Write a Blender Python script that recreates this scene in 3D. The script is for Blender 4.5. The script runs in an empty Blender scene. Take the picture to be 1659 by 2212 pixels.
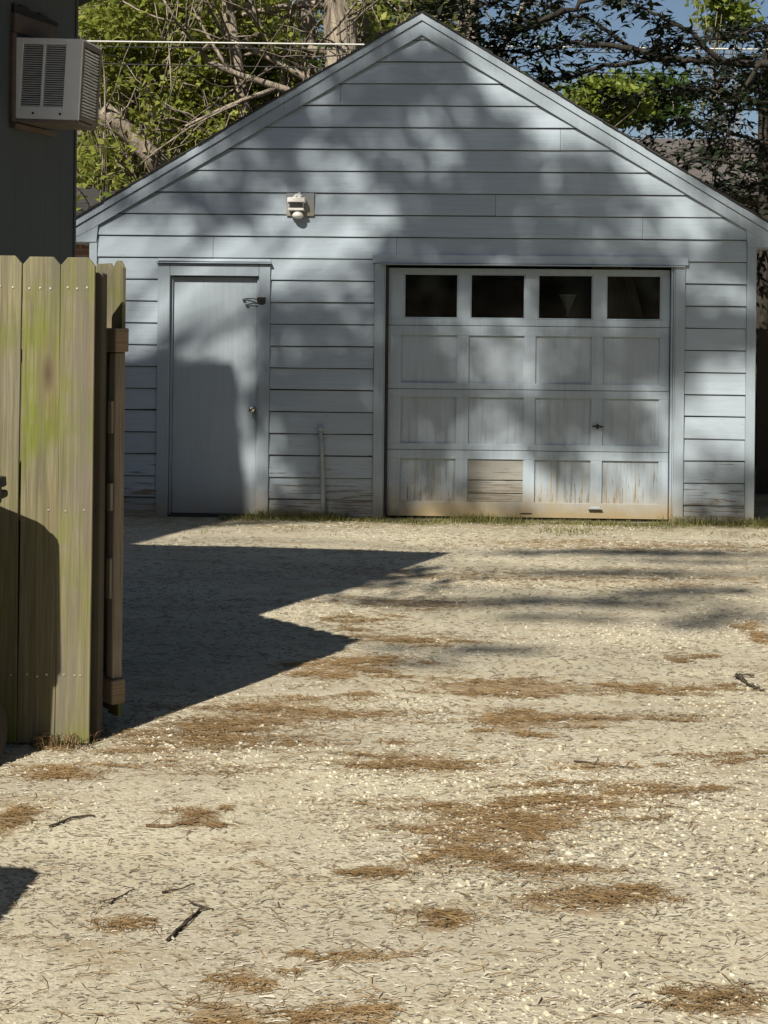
import bpy, bmesh, math, random
import numpy as np
from mathutils import Vector, Matrix, noise as mnoise

random.seed(7)
RNG = np.random.default_rng(11)
scene = bpy.context.scene
COL = scene.collection

# ------------------------------------------------------------------ camera, sky, sun, exposure
CAM_H = 1.52
cam_data = bpy.data.cameras.new('camera')
cam = bpy.data.objects.new('camera', cam_data)
COL.objects.link(cam)
cam_data.sensor_fit = 'HORIZONTAL'
cam_data.sensor_width = 36.0
cam_data.lens = 3100.0 / 1659.0 * 36.0
cam_data.shift_y = -365.0 / 1659.0
cam_data.clip_end = 1500.0
cam.location = (0, 0, CAM_H)
cam.rotation_euler = (Matrix.Rotation(math.radians(90), 4, 'X') @ Matrix.Rotation(0.0105, 4, 'Z')).to_euler()
scene.camera = cam

SUN = Vector((0.50, 0.975, -1.0)).normalized()          # direction the light travels
elev = math.asin(-SUN.z)
to_sun = -SUN
world = bpy.data.worlds.new('World')
scene.world = world
world.use_nodes = True
wn = world.node_tree
for n in list(wn.nodes):
    wn.nodes.remove(n)
sky = wn.nodes.new('ShaderNodeTexSky')
sky.sky_type = 'NISHITA'
sky.sun_disc = False
sky.sun_elevation = elev
sky.sun_rotation = math.atan2(to_sun.x, to_sun.y)
sky.air_density = 1.0
sky.dust_density = 0.9
bg = wn.nodes.new('ShaderNodeBackground')
bg.inputs['Strength'].default_value = 0.052
wo = wn.nodes.new('ShaderNodeOutputWorld')
wn.links.new(sky.outputs[0], bg.inputs[0])
wn.links.new(bg.outputs[0], wo.inputs[0])

sun_data = bpy.data.lights.new('sun', 'SUN')
sun_data.energy = 5.0
sun_data.angle = math.radians(0.53)
sun_data.color = (1.0, 0.93, 0.82)
sun = bpy.data.objects.new('sun', sun_data)
COL.objects.link(sun)
sun.rotation_euler = SUN.to_track_quat('-Z', 'Y').to_euler()
sun.location = (-20, -30, 40)

scene.view_settings.view_transform = 'Standard'
scene.view_settings.look = 'None'
scene.view_settings.exposure = 0.42
scene.view_settings.gamma = 1.0
scene.view_settings.use_curve_mapping = False
scene.render.engine = 'CYCLES'
scene.cycles.use_denoising = True
scene.cycles.max_bounces = 3
scene.cycles.diffuse_bounces = 2
scene.cycles.transparent_max_bounces = 8
scene.cycles.caustics_reflective = False
scene.cycles.caustics_refractive = False

# ------------------------------------------------------------------ helpers
F_PX, CX, CY, ROLL = 3100.0, 830.0, 741.0, 0.0105

def ray(x, y):
    dx, dy = x - CX, y - CY
    return Vector(((dx + ROLL * dy) / F_PX, 1.0, -(dy - ROLL * dx) / F_PX))

def ground_pt(x, y):                      # where a measured picture point meets the ground
    d = ray(x, y)
    t = -CAM_H / d.z
    return Vector((d.x * t, t, 0.0))

def depth_pt(x, y, Y):                    # a measured picture point at a surveyed distance
    d = ray(x, y)
    return Vector((d.x * Y, Y, CAM_H + d.z * Y))

def facade_pt(x, y):
    ya = math.radians(2.0)
    d = ray(x, y)
    n = Vector((math.sin(ya), math.cos(ya), 0))
    t = 12.4 * math.cos(ya) / n.dot(d)
    p = d * t
    p.z += CAM_H
    return p

def setp(o, label=None, cat=None, group=None, kind=None):
    if label: o['label'] = label
    if cat: o['category'] = cat
    if group: o['group'] = group
    if kind: o['kind'] = kind
    return o

def empty(name, loc=(0, 0, 0), rz=0.0, parent=None):
    o = bpy.data.objects.new(name, None)
    o.empty_display_size = 0.2
    COL.objects.link(o)
    o.location = loc
    o.rotation_euler = (0, 0, rz)
    if parent: o.parent = parent
    return o

def link_mesh(name, me, mat, parent=None):
    o = bpy.data.objects.new(name, me)
    COL.objects.link(o)
    if mat is not None:
        me.materials.append(mat)
    if parent is not None:
        o.parent = parent
    return o

def np_mesh(name, verts, faces, mat, parent=None, smooth=False):
    """verts (n,3), faces (m,k) with one k."""
    verts = np.asarray(verts, dtype=np.float32)
    faces = np.asarray(faces, dtype=np.int32)
    me = bpy.data.meshes.new(name)
    k = faces.shape[1]
    me.vertices.add(len(verts)); me.vertices.foreach_set('co', verts.ravel())
    me.loops.add(faces.size); me.loops.foreach_set('vertex_index', faces.ravel())
    me.polygons.add(len(faces))
    me.polygons.foreach_set('loop_start', np.arange(0, faces.size, k, dtype=np.int32))
    me.update(calc_edges=True)
    if smooth:
        me.polygons.foreach_set('use_smooth', np.ones(len(faces), dtype=bool))
    return link_mesh(name, me, mat, parent)

class MB:
    """collects simple shapes into one mesh"""
    def __init__(self):
        self.v = []; self.f = []
    def add(self, vs, fs):
        b = len(self.v)
        self.v += [tuple(p) for p in vs]
        self.f += [tuple(i + b for i in q) for q in fs]
        return self
    def box(self, x0, x1, y0, y1, z0, z1, c=0.0):
        """box with chamfer c on every edge"""
        if c <= 0:
            vs = [(x, y, z) for x in (x0, x1) for y in (y0, y1) for z in (z0, z1)]
            return self.add(vs, [(0, 1, 3, 2), (4, 6, 7, 5), (0, 4, 5, 1), (2, 3, 7, 6), (0, 2, 6, 4), (1, 5, 7, 3)])
        bm = bmesh.new()
        vs = [bm.verts.new((x, y, z)) for x in (x0, x1) for y in (y0, y1) for z in (z0, z1)]
        for q in [(0, 1, 3, 2), (4, 6, 7, 5), (0, 4, 5, 1), (2, 3, 7, 6), (0, 2, 6, 4), (1, 5, 7, 3)]:
            bm.faces.new([vs[i] for i in q])
        bmesh.ops.bevel(bm, geom=bm.edges[:], offset=c, segments=1, affect='EDGES')
        bm.verts.index_update()
        self.add([v.co for v in bm.verts], [[v.index for v in f.verts] for f in bm.faces])
        bm.free()
        return self
    def prism(self, poly, y0, y1):
        """polygon in xz (list) extruded along y"""
        n = len(poly)
        vs = [(x, y0, z) for x, z in poly] + [(x, y1, z) for x, z in poly]
        fs = [tuple(range(n))[::-1], tuple(range(n, 2 * n))]
        fs += [(i, (i + 1) % n, n + (i + 1) % n, n + i) for i in range(n)]
        return self.add(vs, fs)
    def tube(self, pts, radii, sides=8, caps=True):
        pts = [Vector(p) for p in pts]
        base = len(self.v)
        n = len(pts)
        up = Vector((0.13, 0.21, 0.97)).normalized()
        for i, p in enumerate(pts):
            t = (pts[min(i + 1, n - 1)] - pts[max(i - 1, 0)]).normalized()
            a = t.cross(up)
            if a.length < 1e-3: a = t.cross(Vector((1, 0, 0)))
            a.normalize(); b = t.cross(a)
            r = radii[i] if hasattr(radii, '__len__') else radii
            for k in range(sides):
                an = 2 * math.pi * k / sides
                self.v.append(tuple(p + a * (math.cos(an) * r) + b * (math.sin(an) * r)))
        for i in range(n - 1):
            for k in range(sides):
                k2 = (k + 1) % sides
                self.f.append((base + i * sides + k, base + i * sides + k2, base + (i + 1) * sides + k2, base + (i + 1) * sides + k))
        if caps:
            self.f.append(tuple(base + k for k in range(sides))[::-1])
            self.f.append(tuple(base + (n - 1) * sides + k for k in range(sides)))
        return self
    def lathe(self, prof, n=20, M=None):
        """profile (r,z) about z, then matrix M"""
        M = M or Matrix()
        base = len(self.v)
        for r, z in prof:
            for k in range(n):
                a = 2 * math.pi * k / n
                self.v.append(tuple(M @ Vector((r * math.cos(a), r * math.sin(a), z))))
        for i in range(len(prof) - 1):
            for k in range(n):
                k2 = (k + 1) % n
                self.f.append((base + i * n + k, base + i * n + k2, base + (i + 1) * n + k2, base + (i + 1) * n + k))
        self.f.append(tuple(base + k for k in range(n))[::-1])
        self.f.append(tuple(base + (len(prof) - 1) * n + k for k in range(n)))
        return self
    def build(self, name, mat, parent=None, smooth=False, fix=True):
        me = bpy.data.meshes.new(name)
        me.from_pydata(self.v, [], self.f)
        if fix:
            bm = bmesh.new(); bm.from_mesh(me)
            bmesh.ops.recalc_face_normals(bm, faces=bm.faces[:])
            bm.to_mesh(me); bm.free()
        if smooth:
            for p in me.polygons: p.use_smooth = True
        me.update()
        return link_mesh(name, me, mat, parent)

# ------------------------------------------------------------------ materials
def new_mat(name):
    m = bpy.data.materials.new(name)
    m.use_nodes = True
    nt = m.node_tree
    for n in list(nt.nodes): nt.nodes.remove(n)
    out = nt.nodes.new('ShaderNodeOutputMaterial')
    bs = nt.nodes.new('ShaderNodeBsdfPrincipled')
    nt.links.new(bs.outputs[0], out.inputs[0])
    return m, nt, bs, out

class NT:
    def __init__(self, nt): self.nt = nt
    def node(self, t, **kw):
        n = self.nt.nodes.new(t)
        for k, v in kw.items(): setattr(n, k, v)
        return n
    def link(self, a, b): self.nt.links.new(a, b)
    def val(self, sock, v):
        if hasattr(v, 'is_output') or isinstance(v, bpy.types.NodeSocket): self.link(v, sock)
        else: sock.default_value = v
    def coords(self, kind='Object', scale=(1, 1, 1), loc=(0, 0, 0)):
        tc = self.node('ShaderNodeTexCoord')
        mp = self.node('ShaderNodeMapping')
        mp.inputs['Scale'].default_value = scale
        mp.inputs['Location'].default_value = loc
        self.link(tc.outputs[kind], mp.inputs[0])
        return mp.outputs[0]
    def noise(self, vec, scale, detail=4, rough=.55, dist=0):
        n = self.node('ShaderNodeTexNoise')
        n.inputs['Scale'].default_value = scale
        n.inputs['Detail'].default_value = detail
        n.inputs['Roughness'].default_value = rough
        n.inputs['Distortion'].default_value = dist
        if vec is not None: self.link(vec, n.inputs['Vector'])
        return n.outputs[0]
    def voronoi(self, vec, scale, feature='F1', out=0):
        n = self.node('ShaderNodeTexVoronoi')
        n.feature = feature
        n.inputs['Scale'].default_value = scale
        self.link(vec, n.inputs['Vector'])
        return n.outputs[out]
    def ramp(self, fac, stops):
        n = self.node('ShaderNodeValToRGB')
        cr = n.color_ramp
        while len(cr.elements) > 1: cr.elements.remove(cr.elements[-1])
        for i, (p, c) in enumerate(stops):
            e = cr.elements[0] if i == 0 else cr.elements.new(p)
            e.position = p
            e.color = (c, c, c, 1) if not hasattr(c, '__len__') else (*c, 1)
        self.link(fac, n.inputs[0])
        return n.outputs[0]
    def mix(self, fac, a, b, mode='MIX'):
        n = self.node('ShaderNodeMix', data_type='RGBA', blend_type=mode)
        self.val(n.inputs[0], fac)
        for s, v in ((n.inputs[6], a), (n.inputs[7], b)):
            if isinstance(v, bpy.types.NodeSocket): self.link(v, s)
            else: s.default_value = (*v, 1) if len(v) == 3 else v
        return n.outputs[2]
    def math(self, op, a, b=0.0, clamp=False):
        n = self.node('ShaderNodeMath', operation=op, use_clamp=clamp)
        self.val(n.inputs[0], a); self.val(n.inputs[1], b)
        return n.outputs[0]
    def sep(self, vec):
        n = self.node('ShaderNodeSeparateXYZ'); self.link(vec, n.inputs[0]); return n.outputs
    def maprange(self, v, a, b, c=0.0, d=1.0):
        n = self.node('ShaderNodeMapRange'); self.val(n.inputs[0], v)
        for i, x in enumerate((a, b, c, d)): n.inputs[1 + i].default_value = x
        return n.outputs[0]
    def bump(self, h, strength=.3, dist=.01):
        n = self.node('ShaderNodeBump')
        n.inputs['Strength'].default_value = strength
        n.inputs['Distance'].default_value = dist
        self.link(h, n.inputs['Height'])
        return n.outputs[0]
    def rnd(self):
        return self.node('ShaderNodeObjectInfo').outputs['Random']
    def island(self):
        return self.node('ShaderNodeNewGeometry').outputs['Random Per Island']

def paint_mat(name, base, grain='x', peel=0.5, dirt=1.0, streak=0.0):
    m, nt, bs, out = new_mat(name); g = NT(nt)
    sc = {'x': (1.2, 6, 22), 'z': (22, 6, 1.2), 'n': (4, 4, 4)}[grain]
    v = g.coords('Object', sc)
    v1 = g.coords('Object', (1, 1, 1))
    pos = g.sep(v1)
    n1 = g.noise(v, 1.6, 4, .62)
    n2 = g.noise(v1, 2.3, 3, .6)
    fine = g.noise(v, 9, 2, .7)
    r = g.rnd()
    col = g.mix(g.ramp(n1, [(.3, .0), (.7, 1.)]), tuple(c * .90 for c in base), tuple(min(1, c * 1.07) for c in base))
    col = g.mix(g.math('MULTIPLY', g.ramp(n2, [(.45, 0.), (.75, 1.)]), .30), col, tuple(c * f for c, f in zip(base, (.80, .79, .76))))
    col = g.mix(g.math('MULTIPLY', r, .5), col, tuple(c * .80 for c in base))
    # hairline weather checks along the grain
    chk = g.ramp(g.noise(v, 5.5, 6, .75, .4), [(.33, 1.), (.375, 0.)])
    col = g.mix(g.math('MULTIPLY', chk, .55), col, (.13, .13, .13))
    if streak:
        sv = g.coords('Object', (30, 1, 1.6))
        sk = g.ramp(g.noise(sv, 1.0, 3, .5, .2), [(.50, 0.), (.66, 1.)])
        lowz = g.maprange(pos[2], .45, 1.5, 1., .12)
        col = g.mix(g.math('MULTIPLY', g.math('MULTIPLY', sk, lowz), streak), col, (.20, .205, .19))
        sk2 = g.ramp(g.noise(g.coords('Object', (24, 1, 1.2), (5, 0, 3)), 1.0, 3, .5, .2), [(.54, 0.), (.68, 1.)])
        col = g.mix(g.math('MULTIPLY', g.math('MULTIPLY', sk2, g.maprange(pos[2], .35, .62, 1., .0)), streak * 1.1), col, (.42, .37, .23))
    # dirt and bare wood, mostly near the ground
    low = g.maprange(pos[2], .02, .75, 1., 0.)
    low2 = g.maprange(pos[2], .0, .32, 1., 0.)
    pn = g.noise(v, 2.7, 6, .68, .5)
    thr = g.math('ADD', g.math('MULTIPLY', low, .21 * peel), .265 + .03 * peel)
    pm = g.math('MULTIPLY', g.math('SUBTRACT', thr, pn), 26., True)
    wood = g.mix(fine, (.10, .085, .07), (.27, .23, .18))
    col = g.mix(pm, col, wood)
    dm = g.math('MULTIPLY', g.math('MULTIPLY', low2, g.ramp(n2, [(.25, .5), (.6, 1.)])), 1.25 * dirt, True)
    col = g.mix(dm, col, (.30, .24, .14))
    g.link(col, bs.inputs['Base Color'])
    bs.inputs['Roughness'].default_value = .62
    bs.inputs['Specular IOR Level'].default_value = .3
    hgt = g.math('ADD', g.math('MULTIPLY', n1, .5), g.math('ADD', g.math('MULTIPLY', fine, .25), g.math('MULTIPLY', pm, -.6)))
    g.link(g.bump(hgt, .35, .004), bs.inputs['Normal'])
    return m

PAINT = (.385, .455, .515)
M = {}
M['paint_x'] = paint_mat('weathered_blue_grey_paint_horizontal', PAINT, 'x', 1.1, .55)
M['paint_z'] = paint_mat('weathered_blue_grey_paint_vertical', PAINT, 'z', .5, 1.15)
M['paint_trim'] = paint_mat('blue_grey_trim_paint', tuple(c * .90 for c in PAINT), 'z', .5, .7)
M['paint_panel'] = paint_mat('stained_door_panel_paint', (.39, .455, .51), 'z', 1.0, .9, .5)
M['paint_door'] = paint_mat('smooth_slab_door_paint', (.39, .455, .51), 'z', -.4, .5)
M['paint_old'] = paint_mat('bare_patched_panel', (.31, .305, .275), 'x', 1.2, .5)

def plain(name, col, rough=.6, metal=0.0, var=.12, scale=8, spec=.4, bump=.15):
    m, nt, bs, out = new_mat(name); g = NT(nt)
    v = g.coords('Object')
    n = g.noise(v, scale, 5, .6)
    c = g.mix(n, tuple(x * (1 - var * 1.5) for x in col), tuple(min(1, x * (1 + var * 1.5)) for x in col))
    g.link(c, bs.inputs['Base Color'])
    bs.inputs['Roughness'].default_value = rough
    bs.inputs['Metallic'].default_value = metal
    bs.inputs['Specular IOR Level'].default_value = spec
    g.link(g.bump(n, bump, .01), bs.inputs['Normal'])
    return m

M['dark_backing'] = plain('dark_wall_sheathing', (.02, .02, .022), .9)
M['shingle'] = plain('dark_asphalt_shingle', (.035, .034, .033), .9, 0, .35, 40)
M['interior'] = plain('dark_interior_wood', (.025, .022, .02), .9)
M['house_wall'] = plain('slate_grey_house_siding', (.09, .107, .12), .75, 0, .10, 3)
M['house_trim'] = plain('weathered_brown_trim', (.14, .105, .085), .8, 0, .3, 14)
M['ac_white'] = plain('aged_white_plastic', (.86, .87, .88), .45, 0, .05, 5)
M['ac_metal'] = plain('dull_aluminium_fins', (.70, .72, .74), .35, .25, .18, 20)
M['ac_dark'] = plain('dark_coil', (.035, .037, .04), .6)
M['ac_rust'] = plain('stained_base_pan', (.20, .17, .14), .7, 0, .3, 18)
M['chrome'] = plain('polished_knob', (.75, .70, .60), .15, 1.0, .03, 5)
M['white_enamel'] = plain('chalky_white_enamel', (.80, .79, .75), .45, 0, .05, 20)
M['iron'] = plain('dark_iron', (.035, .033, .03), .6, .3, .2, 20)
M['bin'] = plain('black_green_bin_plastic', (.022, .027, .026), .5, 0, .1, 6)
M['cable_white'] = plain('white_cable_sheath', (.62, .62, .57), .6)
M['cable_dark'] = plain('black_wire', (.03, .03, .03), .6)
M['conduit'] = plain('painted_conduit', (.36, .385, .40), .6, 0, .15, 30)
M['nail'] = plain('galvanised_nail', (.65, .62, .55), .35, .8, .1, 5)
M['wall_dim'] = plain('neighbour_grey_siding', (.30, .27, .26), .8, 0, .12, 3)
M['roof_brown'] = plain('weathered_brown_roofing', (.10, .088, .082), .9, 0, .3, 9)
M['dark_fence'] = plain('dark_stained_boards', (.03, .026, .022), .85, 0, .3, 12)

def wood_mat(name, base_a, base_b, moss=.5, axis='z', dark=.6):
    m, nt, bs, out = new_mat(name); g = NT(nt)
    info = g.node('ShaderNodeObjectInfo')
    sc = {'z': (34, 34, 1.0), 'y': (34, 1.0, 34), 'x': (1.0, 34, 34)}[axis]
    tc = g.node('ShaderNodeTexCoord')
    off = g.node('ShaderNodeVectorMath', operation='ADD')
    comb = g.node('ShaderNodeCombineXYZ')
    for i in range(3): g.link(g.math('MULTIPLY', info.outputs['Random'], 7.3 + i * 3.1), comb.inputs[i])
    g.link(tc.outputs['Object'], off.inputs[0]); g.link(comb.outputs[0], off.inputs[1])
    mp = g.node('ShaderNodeMapping'); mp.inputs['Scale'].default_value = sc
    g.link(off.outputs[0], mp.inputs[0]); v = mp.outputs[0]
    raw = off.outputs[0]
    # knots bend the grain
    mp2 = g.node('ShaderNodeMapping'); mp2.inputs['Scale'].default_value = (5.0, 0, 1.5) if axis == 'z' else (2, 2, 2)
    g.link(raw, mp2.inputs[0])
    vor = g.node('ShaderNodeTexVoronoi'); vor.inputs['Scale'].default_value = 1.0
    g.link(mp2.outputs[0], vor.inputs['Vector'])
    kd = vor.outputs['Distance']
    knot = g.ramp(kd, [(.03, 1.), (.13, 0.)])
    ringv = g.math('MULTIPLY', kd, 6.0)
    gn = g.node('ShaderNodeTexNoise'); gn.inputs['Scale'].default_value = 1.0
    gn.inputs['Detail'].default_value = 6; gn.inputs['Roughness'].default_value = .65; gn.inputs['Distortion'].default_value = .6
    g.link(v, gn.inputs['Vector'])
    grain = gn.outputs[0]
    blot = g.noise(raw, 3.2, 4, .6)
    col = g.mix(g.ramp(grain, [(.32, 0.), (.68, 1.)]), base_a, base_b)
    grey = g.ramp(g.noise(raw, 1.7, 3, .5), [(.40, 0.), (.66, 1.)])
    col = g.mix(g.math('MULTIPLY', grey, .6), col, (.16, .145, .12))
    mossm = g.ramp(g.noise(raw, 2.6, 5, .65), [(.50, 0.), (.68, 1.)])
    col = g.mix(g.math('MULTIPLY', mossm, moss), col, (.15, .175, .02))
    fineg = g.node('ShaderNodeTexNoise'); fineg.inputs['Scale'].default_value = 4.2
    fineg.inputs['Detail'].default_value = 3; g.link(v, fineg.inputs['Vector'])
    col = g.mix(g.ramp(fineg.outputs[0], [(.40, .38), (.55, 0.)]), col, (.075, .062, .042))
    halo = g.ramp(kd, [(.10, .5), (.30, 0.)])
    col = g.mix(halo, col, (.17, .125, .065))
    mp3 = g.node('ShaderNodeMapping'); mp3.inputs['Scale'].default_value = (13, 0, .7); g.link(raw, mp3.inputs[0])
    col = g.mix(g.ramp(g.noise(mp3.outputs[0], 1.0, 4, .6, .3), [(.50, 0.), (.66, .7)]), col, (.12, .112, .095))
    col = g.mix(g.math('MULTIPLY', knot, .85), col, (.075, .055, .035))
    streak = g.ramp(grain, [(.24, 1.), (.34, 0.)])
    col = g.mix(g.math('MULTIPLY', streak, dark), col, (.085, .07, .05))
    col = g.mix(g.math('MULTIPLY', info.outputs['Random'], .18), col, (.20, .17, .12))
    g.link(col, bs.inputs['Base Color'])
    bs.inputs['Roughness'].default_value = .8
    bs.inputs['Specular IOR Level'].default_value = .25
    g.link(g.bump(grain, .5, .004), bs.inputs['Normal'])
    return m

M['fence_wood'] = wood_mat('mossy_weathered_cedar', (.125, .112, .056), (.285, .262, .15), .85, 'z')
M['rail_wood'] = wood_mat('brown_rail_wood', (.30, .215, .14), (.43, .315, .21), .1, 'y')  # lightened, so light on the rail ends sits in the colour
M['stile_wood'] = wood_mat('grey_brown_stile_wood', (.34, .28, .21), (.48, .40, .31), .05, 'z', .4)  # paler wood stands in for light falling on the stile
M['post_wood'] = wood_mat('shaded_post_wood', (.05, .042, .032), (.09, .075, .055), .1, 'z')  # shade behind the pickets is put into this darkened wood colour
M['inner_board'] = wood_mat('leaning_board_wood', (.30, .22, .16), (.38, .29, .21), .0, 'z')

def bark_mat(name, a, b, s=9):
    m, nt, bs, out = new_mat(name); g = NT(nt)
    v = g.coords('Object', (s, s, s * .22))
    n = g.noise(v, 1.0, 6, .68, .6)
    w = g.noise(g.coords('Object'), 1.1, 4, .6)
    c = g.mix(g.ramp(n, [(.38, 0.), (.60, 1.)]), a, b)
    c = g.mix(g.math('MULTIPLY', g.ramp(w, [(.5, 0.), (.7, 1.)]), .4), c, (.12, .125, .07))
    g.link(c, bs.inputs['Base Color'])
    bs.inputs['Roughness'].default_value = .9
    bs.inputs['Specular IOR Level'].default_value = .15
    g.link(g.bump(n, 1.0, .06), bs.inputs['Normal'])
    return m

M['bark'] = bark_mat('grey_brown_bark', (.15, .125, .10), (.42, .36, .285))
M['bark_dark'] = bark_mat('dark_bark', (.018, .016, .014), (.06, .052, .045))
M['twig'] = bark_mat('dead_twig_bark', (.06, .045, .035), (.17, .13, .10), 40)
M['twig_pale'] = bark_mat('pale_dead_twig', (.20, .13, .07), (.36, .25, .14), 40)

def leaf_mat(name, cols, trans=.35):
    m, nt, bs, out = new_mat(name); g = NT(nt)
    isl = g.island()
    st = [(i / (len(cols) - 1), c) for i, c in enumerate(cols)]
    c = g.ramp(isl, st)
    big = g.noise(g.coords('Object'), .55, 3, .5)
    c = g.mix(g.math('MULTIPLY', g.ramp(big, [(.35, 1.), (.6, 0.)]), .45), c, tuple(x * .6 for x in cols[0]))
    g.link(c, bs.inputs['Base Color'])
    bs.inputs['Roughness'].default_value = .55
    bs.inputs['Specular IOR Level'].default_value = .3
    tr = g.node('ShaderNodeBsdfTranslucent')
    g.link(g.mix(.5, c, tuple(min(1, x * 1.5) for x in cols[-1])), tr.inputs[0])
    mx = g.node('ShaderNodeMixShader'); mx.inputs[0].default_value = trans
    g.link(bs.outputs[0], mx.inputs[1]); g.link(tr.outputs[0], mx.inputs[2])
    g.link(mx.outputs[0], out.inputs[0])
    return m

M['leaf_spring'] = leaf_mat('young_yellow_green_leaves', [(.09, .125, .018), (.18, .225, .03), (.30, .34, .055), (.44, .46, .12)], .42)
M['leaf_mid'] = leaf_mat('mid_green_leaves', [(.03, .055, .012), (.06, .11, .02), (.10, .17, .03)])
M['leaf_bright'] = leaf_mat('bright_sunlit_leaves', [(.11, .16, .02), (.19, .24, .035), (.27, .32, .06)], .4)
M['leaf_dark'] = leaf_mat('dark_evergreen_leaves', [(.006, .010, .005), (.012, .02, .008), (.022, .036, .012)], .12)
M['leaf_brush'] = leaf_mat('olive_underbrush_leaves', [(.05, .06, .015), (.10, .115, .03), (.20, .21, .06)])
M['grass'] = leaf_mat('short_patchy_grass', [(.10, .12, .025), (.17, .175, .05), (.30, .26, .12)], .25)
M['needles'] = leaf_mat('fallen_brown_needles', [(.125, .078, .034), (.215, .14, .062), (.34, .24, .12)], .05)
M['debris'] = leaf_mat('dark_bark_specks', [(.15, .13, .095), (.25, .22, .16), (.36, .32, .24), (.47, .43, .33), (.58, .55, .45)], .02)

def gravel_mat():
    m, nt, bs, out = new_mat('pale_limestone_gravel'); g = NT(nt)
    isl = g.island()
    c = g.ramp(isl, [(0, (.17, .15, .12)), (.06, (.30, .265, .20)), (.30, (.455, .415, .30)), (.65, (.505, .465, .345)), (.92, (.55, .51, .40)), (1., (.60, .57, .48))])
    g.link(c, bs.inputs['Base Color'])
    bs.inputs['Roughness'].default_value = .85
    bs.inputs['Specular IOR Level'].default_value = .2
    return m
M['gravel'] = gravel_mat()

def ground_mat():
    m, nt, bs, out = new_mat('packed_gravel_drive'); g = NT(nt)
    v = g.coords('Object')
    med = g.noise(v, 2.6, 5, .65)
    fine = g.noise(g.coords('Object', (.75, 1, 1)), 55, 4, .75)
    vor = g.node('ShaderNodeTexVoronoi'); vor.inputs['Scale'].default_value = 95
    g.link(v, vor.inputs['Vector'])
    cell = g.node('ShaderNodeSeparateColor'); g.link(vor.outputs['Color'], cell.inputs[0])
    col = g.mix(g.ramp(med, [(.3, 0.), (.7, 1.)]), (.445, .405, .285), (.515, .475, .345))
    pebble = g.ramp(cell.outputs[0], [(0, (.22, .195, .15)), (.15, (.38, .335, .255)), (.6, (.50, .46, .345)), (1., (.61, .58, .48))])
    stony = g.ramp(g.noise(v, 1.1, 4, .6), [(.42, .08), (.60, .6)])
    col = g.mix(stony, col, pebble)
    col = g.mix(g.ramp(fine, [(.36, .75), (.47, 0.)]), col, (.22, .19, .14))
    col = g.mix(g.ramp(fine, [(.58, .0), (.70, .5)]), col, (.62, .575, .47))
    tone = g.noise(g.coords('Object', (.6, 1.4, 1)), 1.1, 5, .62)
    col = g.mix(g.math('MULTIPLY', g.ramp(tone, [(.38, 1.), (.60, 0.)]), .50), col, (.30, .265, .20))
    # decayed needles staining the drive round the drifts
    at = g.node('ShaderNodeAttribute'); at.attribute_name = 'litter'
    nz = g.noise(g.coords('Object', (1, 2.6, 1)), 7, 5, .72)
    lm = g.math('MULTIPLY', g.math('SUBTRACT', g.math('ADD', at.outputs['Fac'], nz), .86), 3.2, True)
    col = g.mix(g.math('MULTIPLY', lm, .75), col, (.225, .145, .07))
    st = g.ramp(g.noise(g.coords('Object', (.7, 2.0, 1)), 2.6, 5, .72), [(.53, 0.), (.68, 1.)])
    col = g.mix(g.math('MULTIPLY', st, .55), col, (.25, .18, .095))
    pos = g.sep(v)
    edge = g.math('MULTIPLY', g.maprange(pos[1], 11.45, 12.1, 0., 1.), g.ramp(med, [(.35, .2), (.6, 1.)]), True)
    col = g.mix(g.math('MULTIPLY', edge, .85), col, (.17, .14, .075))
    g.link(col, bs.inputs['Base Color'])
    bs.inputs['Roughness'].default_value = .95
    bs.inputs['Specular IOR Level'].default_value = .1
    h = g.math('ADD', g.math('MULTIPLY', vor.outputs['Distance'], -.35), fine)
    g.link(g.bump(h, .55, .008), bs.inputs['Normal'])
    return m
M['ground'] = ground_mat()

def glass_mat():
    m, nt, bs, out = new_mat('dusty_window_glass'); g = NT(nt)
    tr = g.node('ShaderNodeBsdfTransparent'); tr.inputs[0].default_value = (.62, .64, .62, 1)
    gl = g.node('ShaderNodeBsdfGlossy'); gl.inputs['Roughness'].default_value = .06
    gl.inputs[0].default_value = (.7, .7, .7, 1)
    df = g.node('ShaderNodeBsdfDiffuse'); df.inputs[0].default_value = (.12, .115, .10, 1)
    fr = g.node('ShaderNodeFresnel'); fr.inputs[0].default_value = 1.35
    m1 = g.node('ShaderNodeMixShader')
    dust = g.ramp(g.noise(g.coords('Object', (1, 1, 1)), 7, 5, .65), [(.4, .004), (.8, .04)])
    g.link(dust, m1.inputs[0]); g.link(tr.outputs[0], m1.inputs[1]); g.link(df.outputs[0], m1.inputs[2])
    m2 = g.node('ShaderNodeMixShader')
    g.link(fr.outputs[0], m2.inputs[0]); g.link(m1.outputs[0], m2.inputs[1]); g.link(gl.outputs[0], m2.inputs[2])
    g.link(m2.outputs[0], out.inputs[0])
    return m
M['glass'] = glass_mat()

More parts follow.
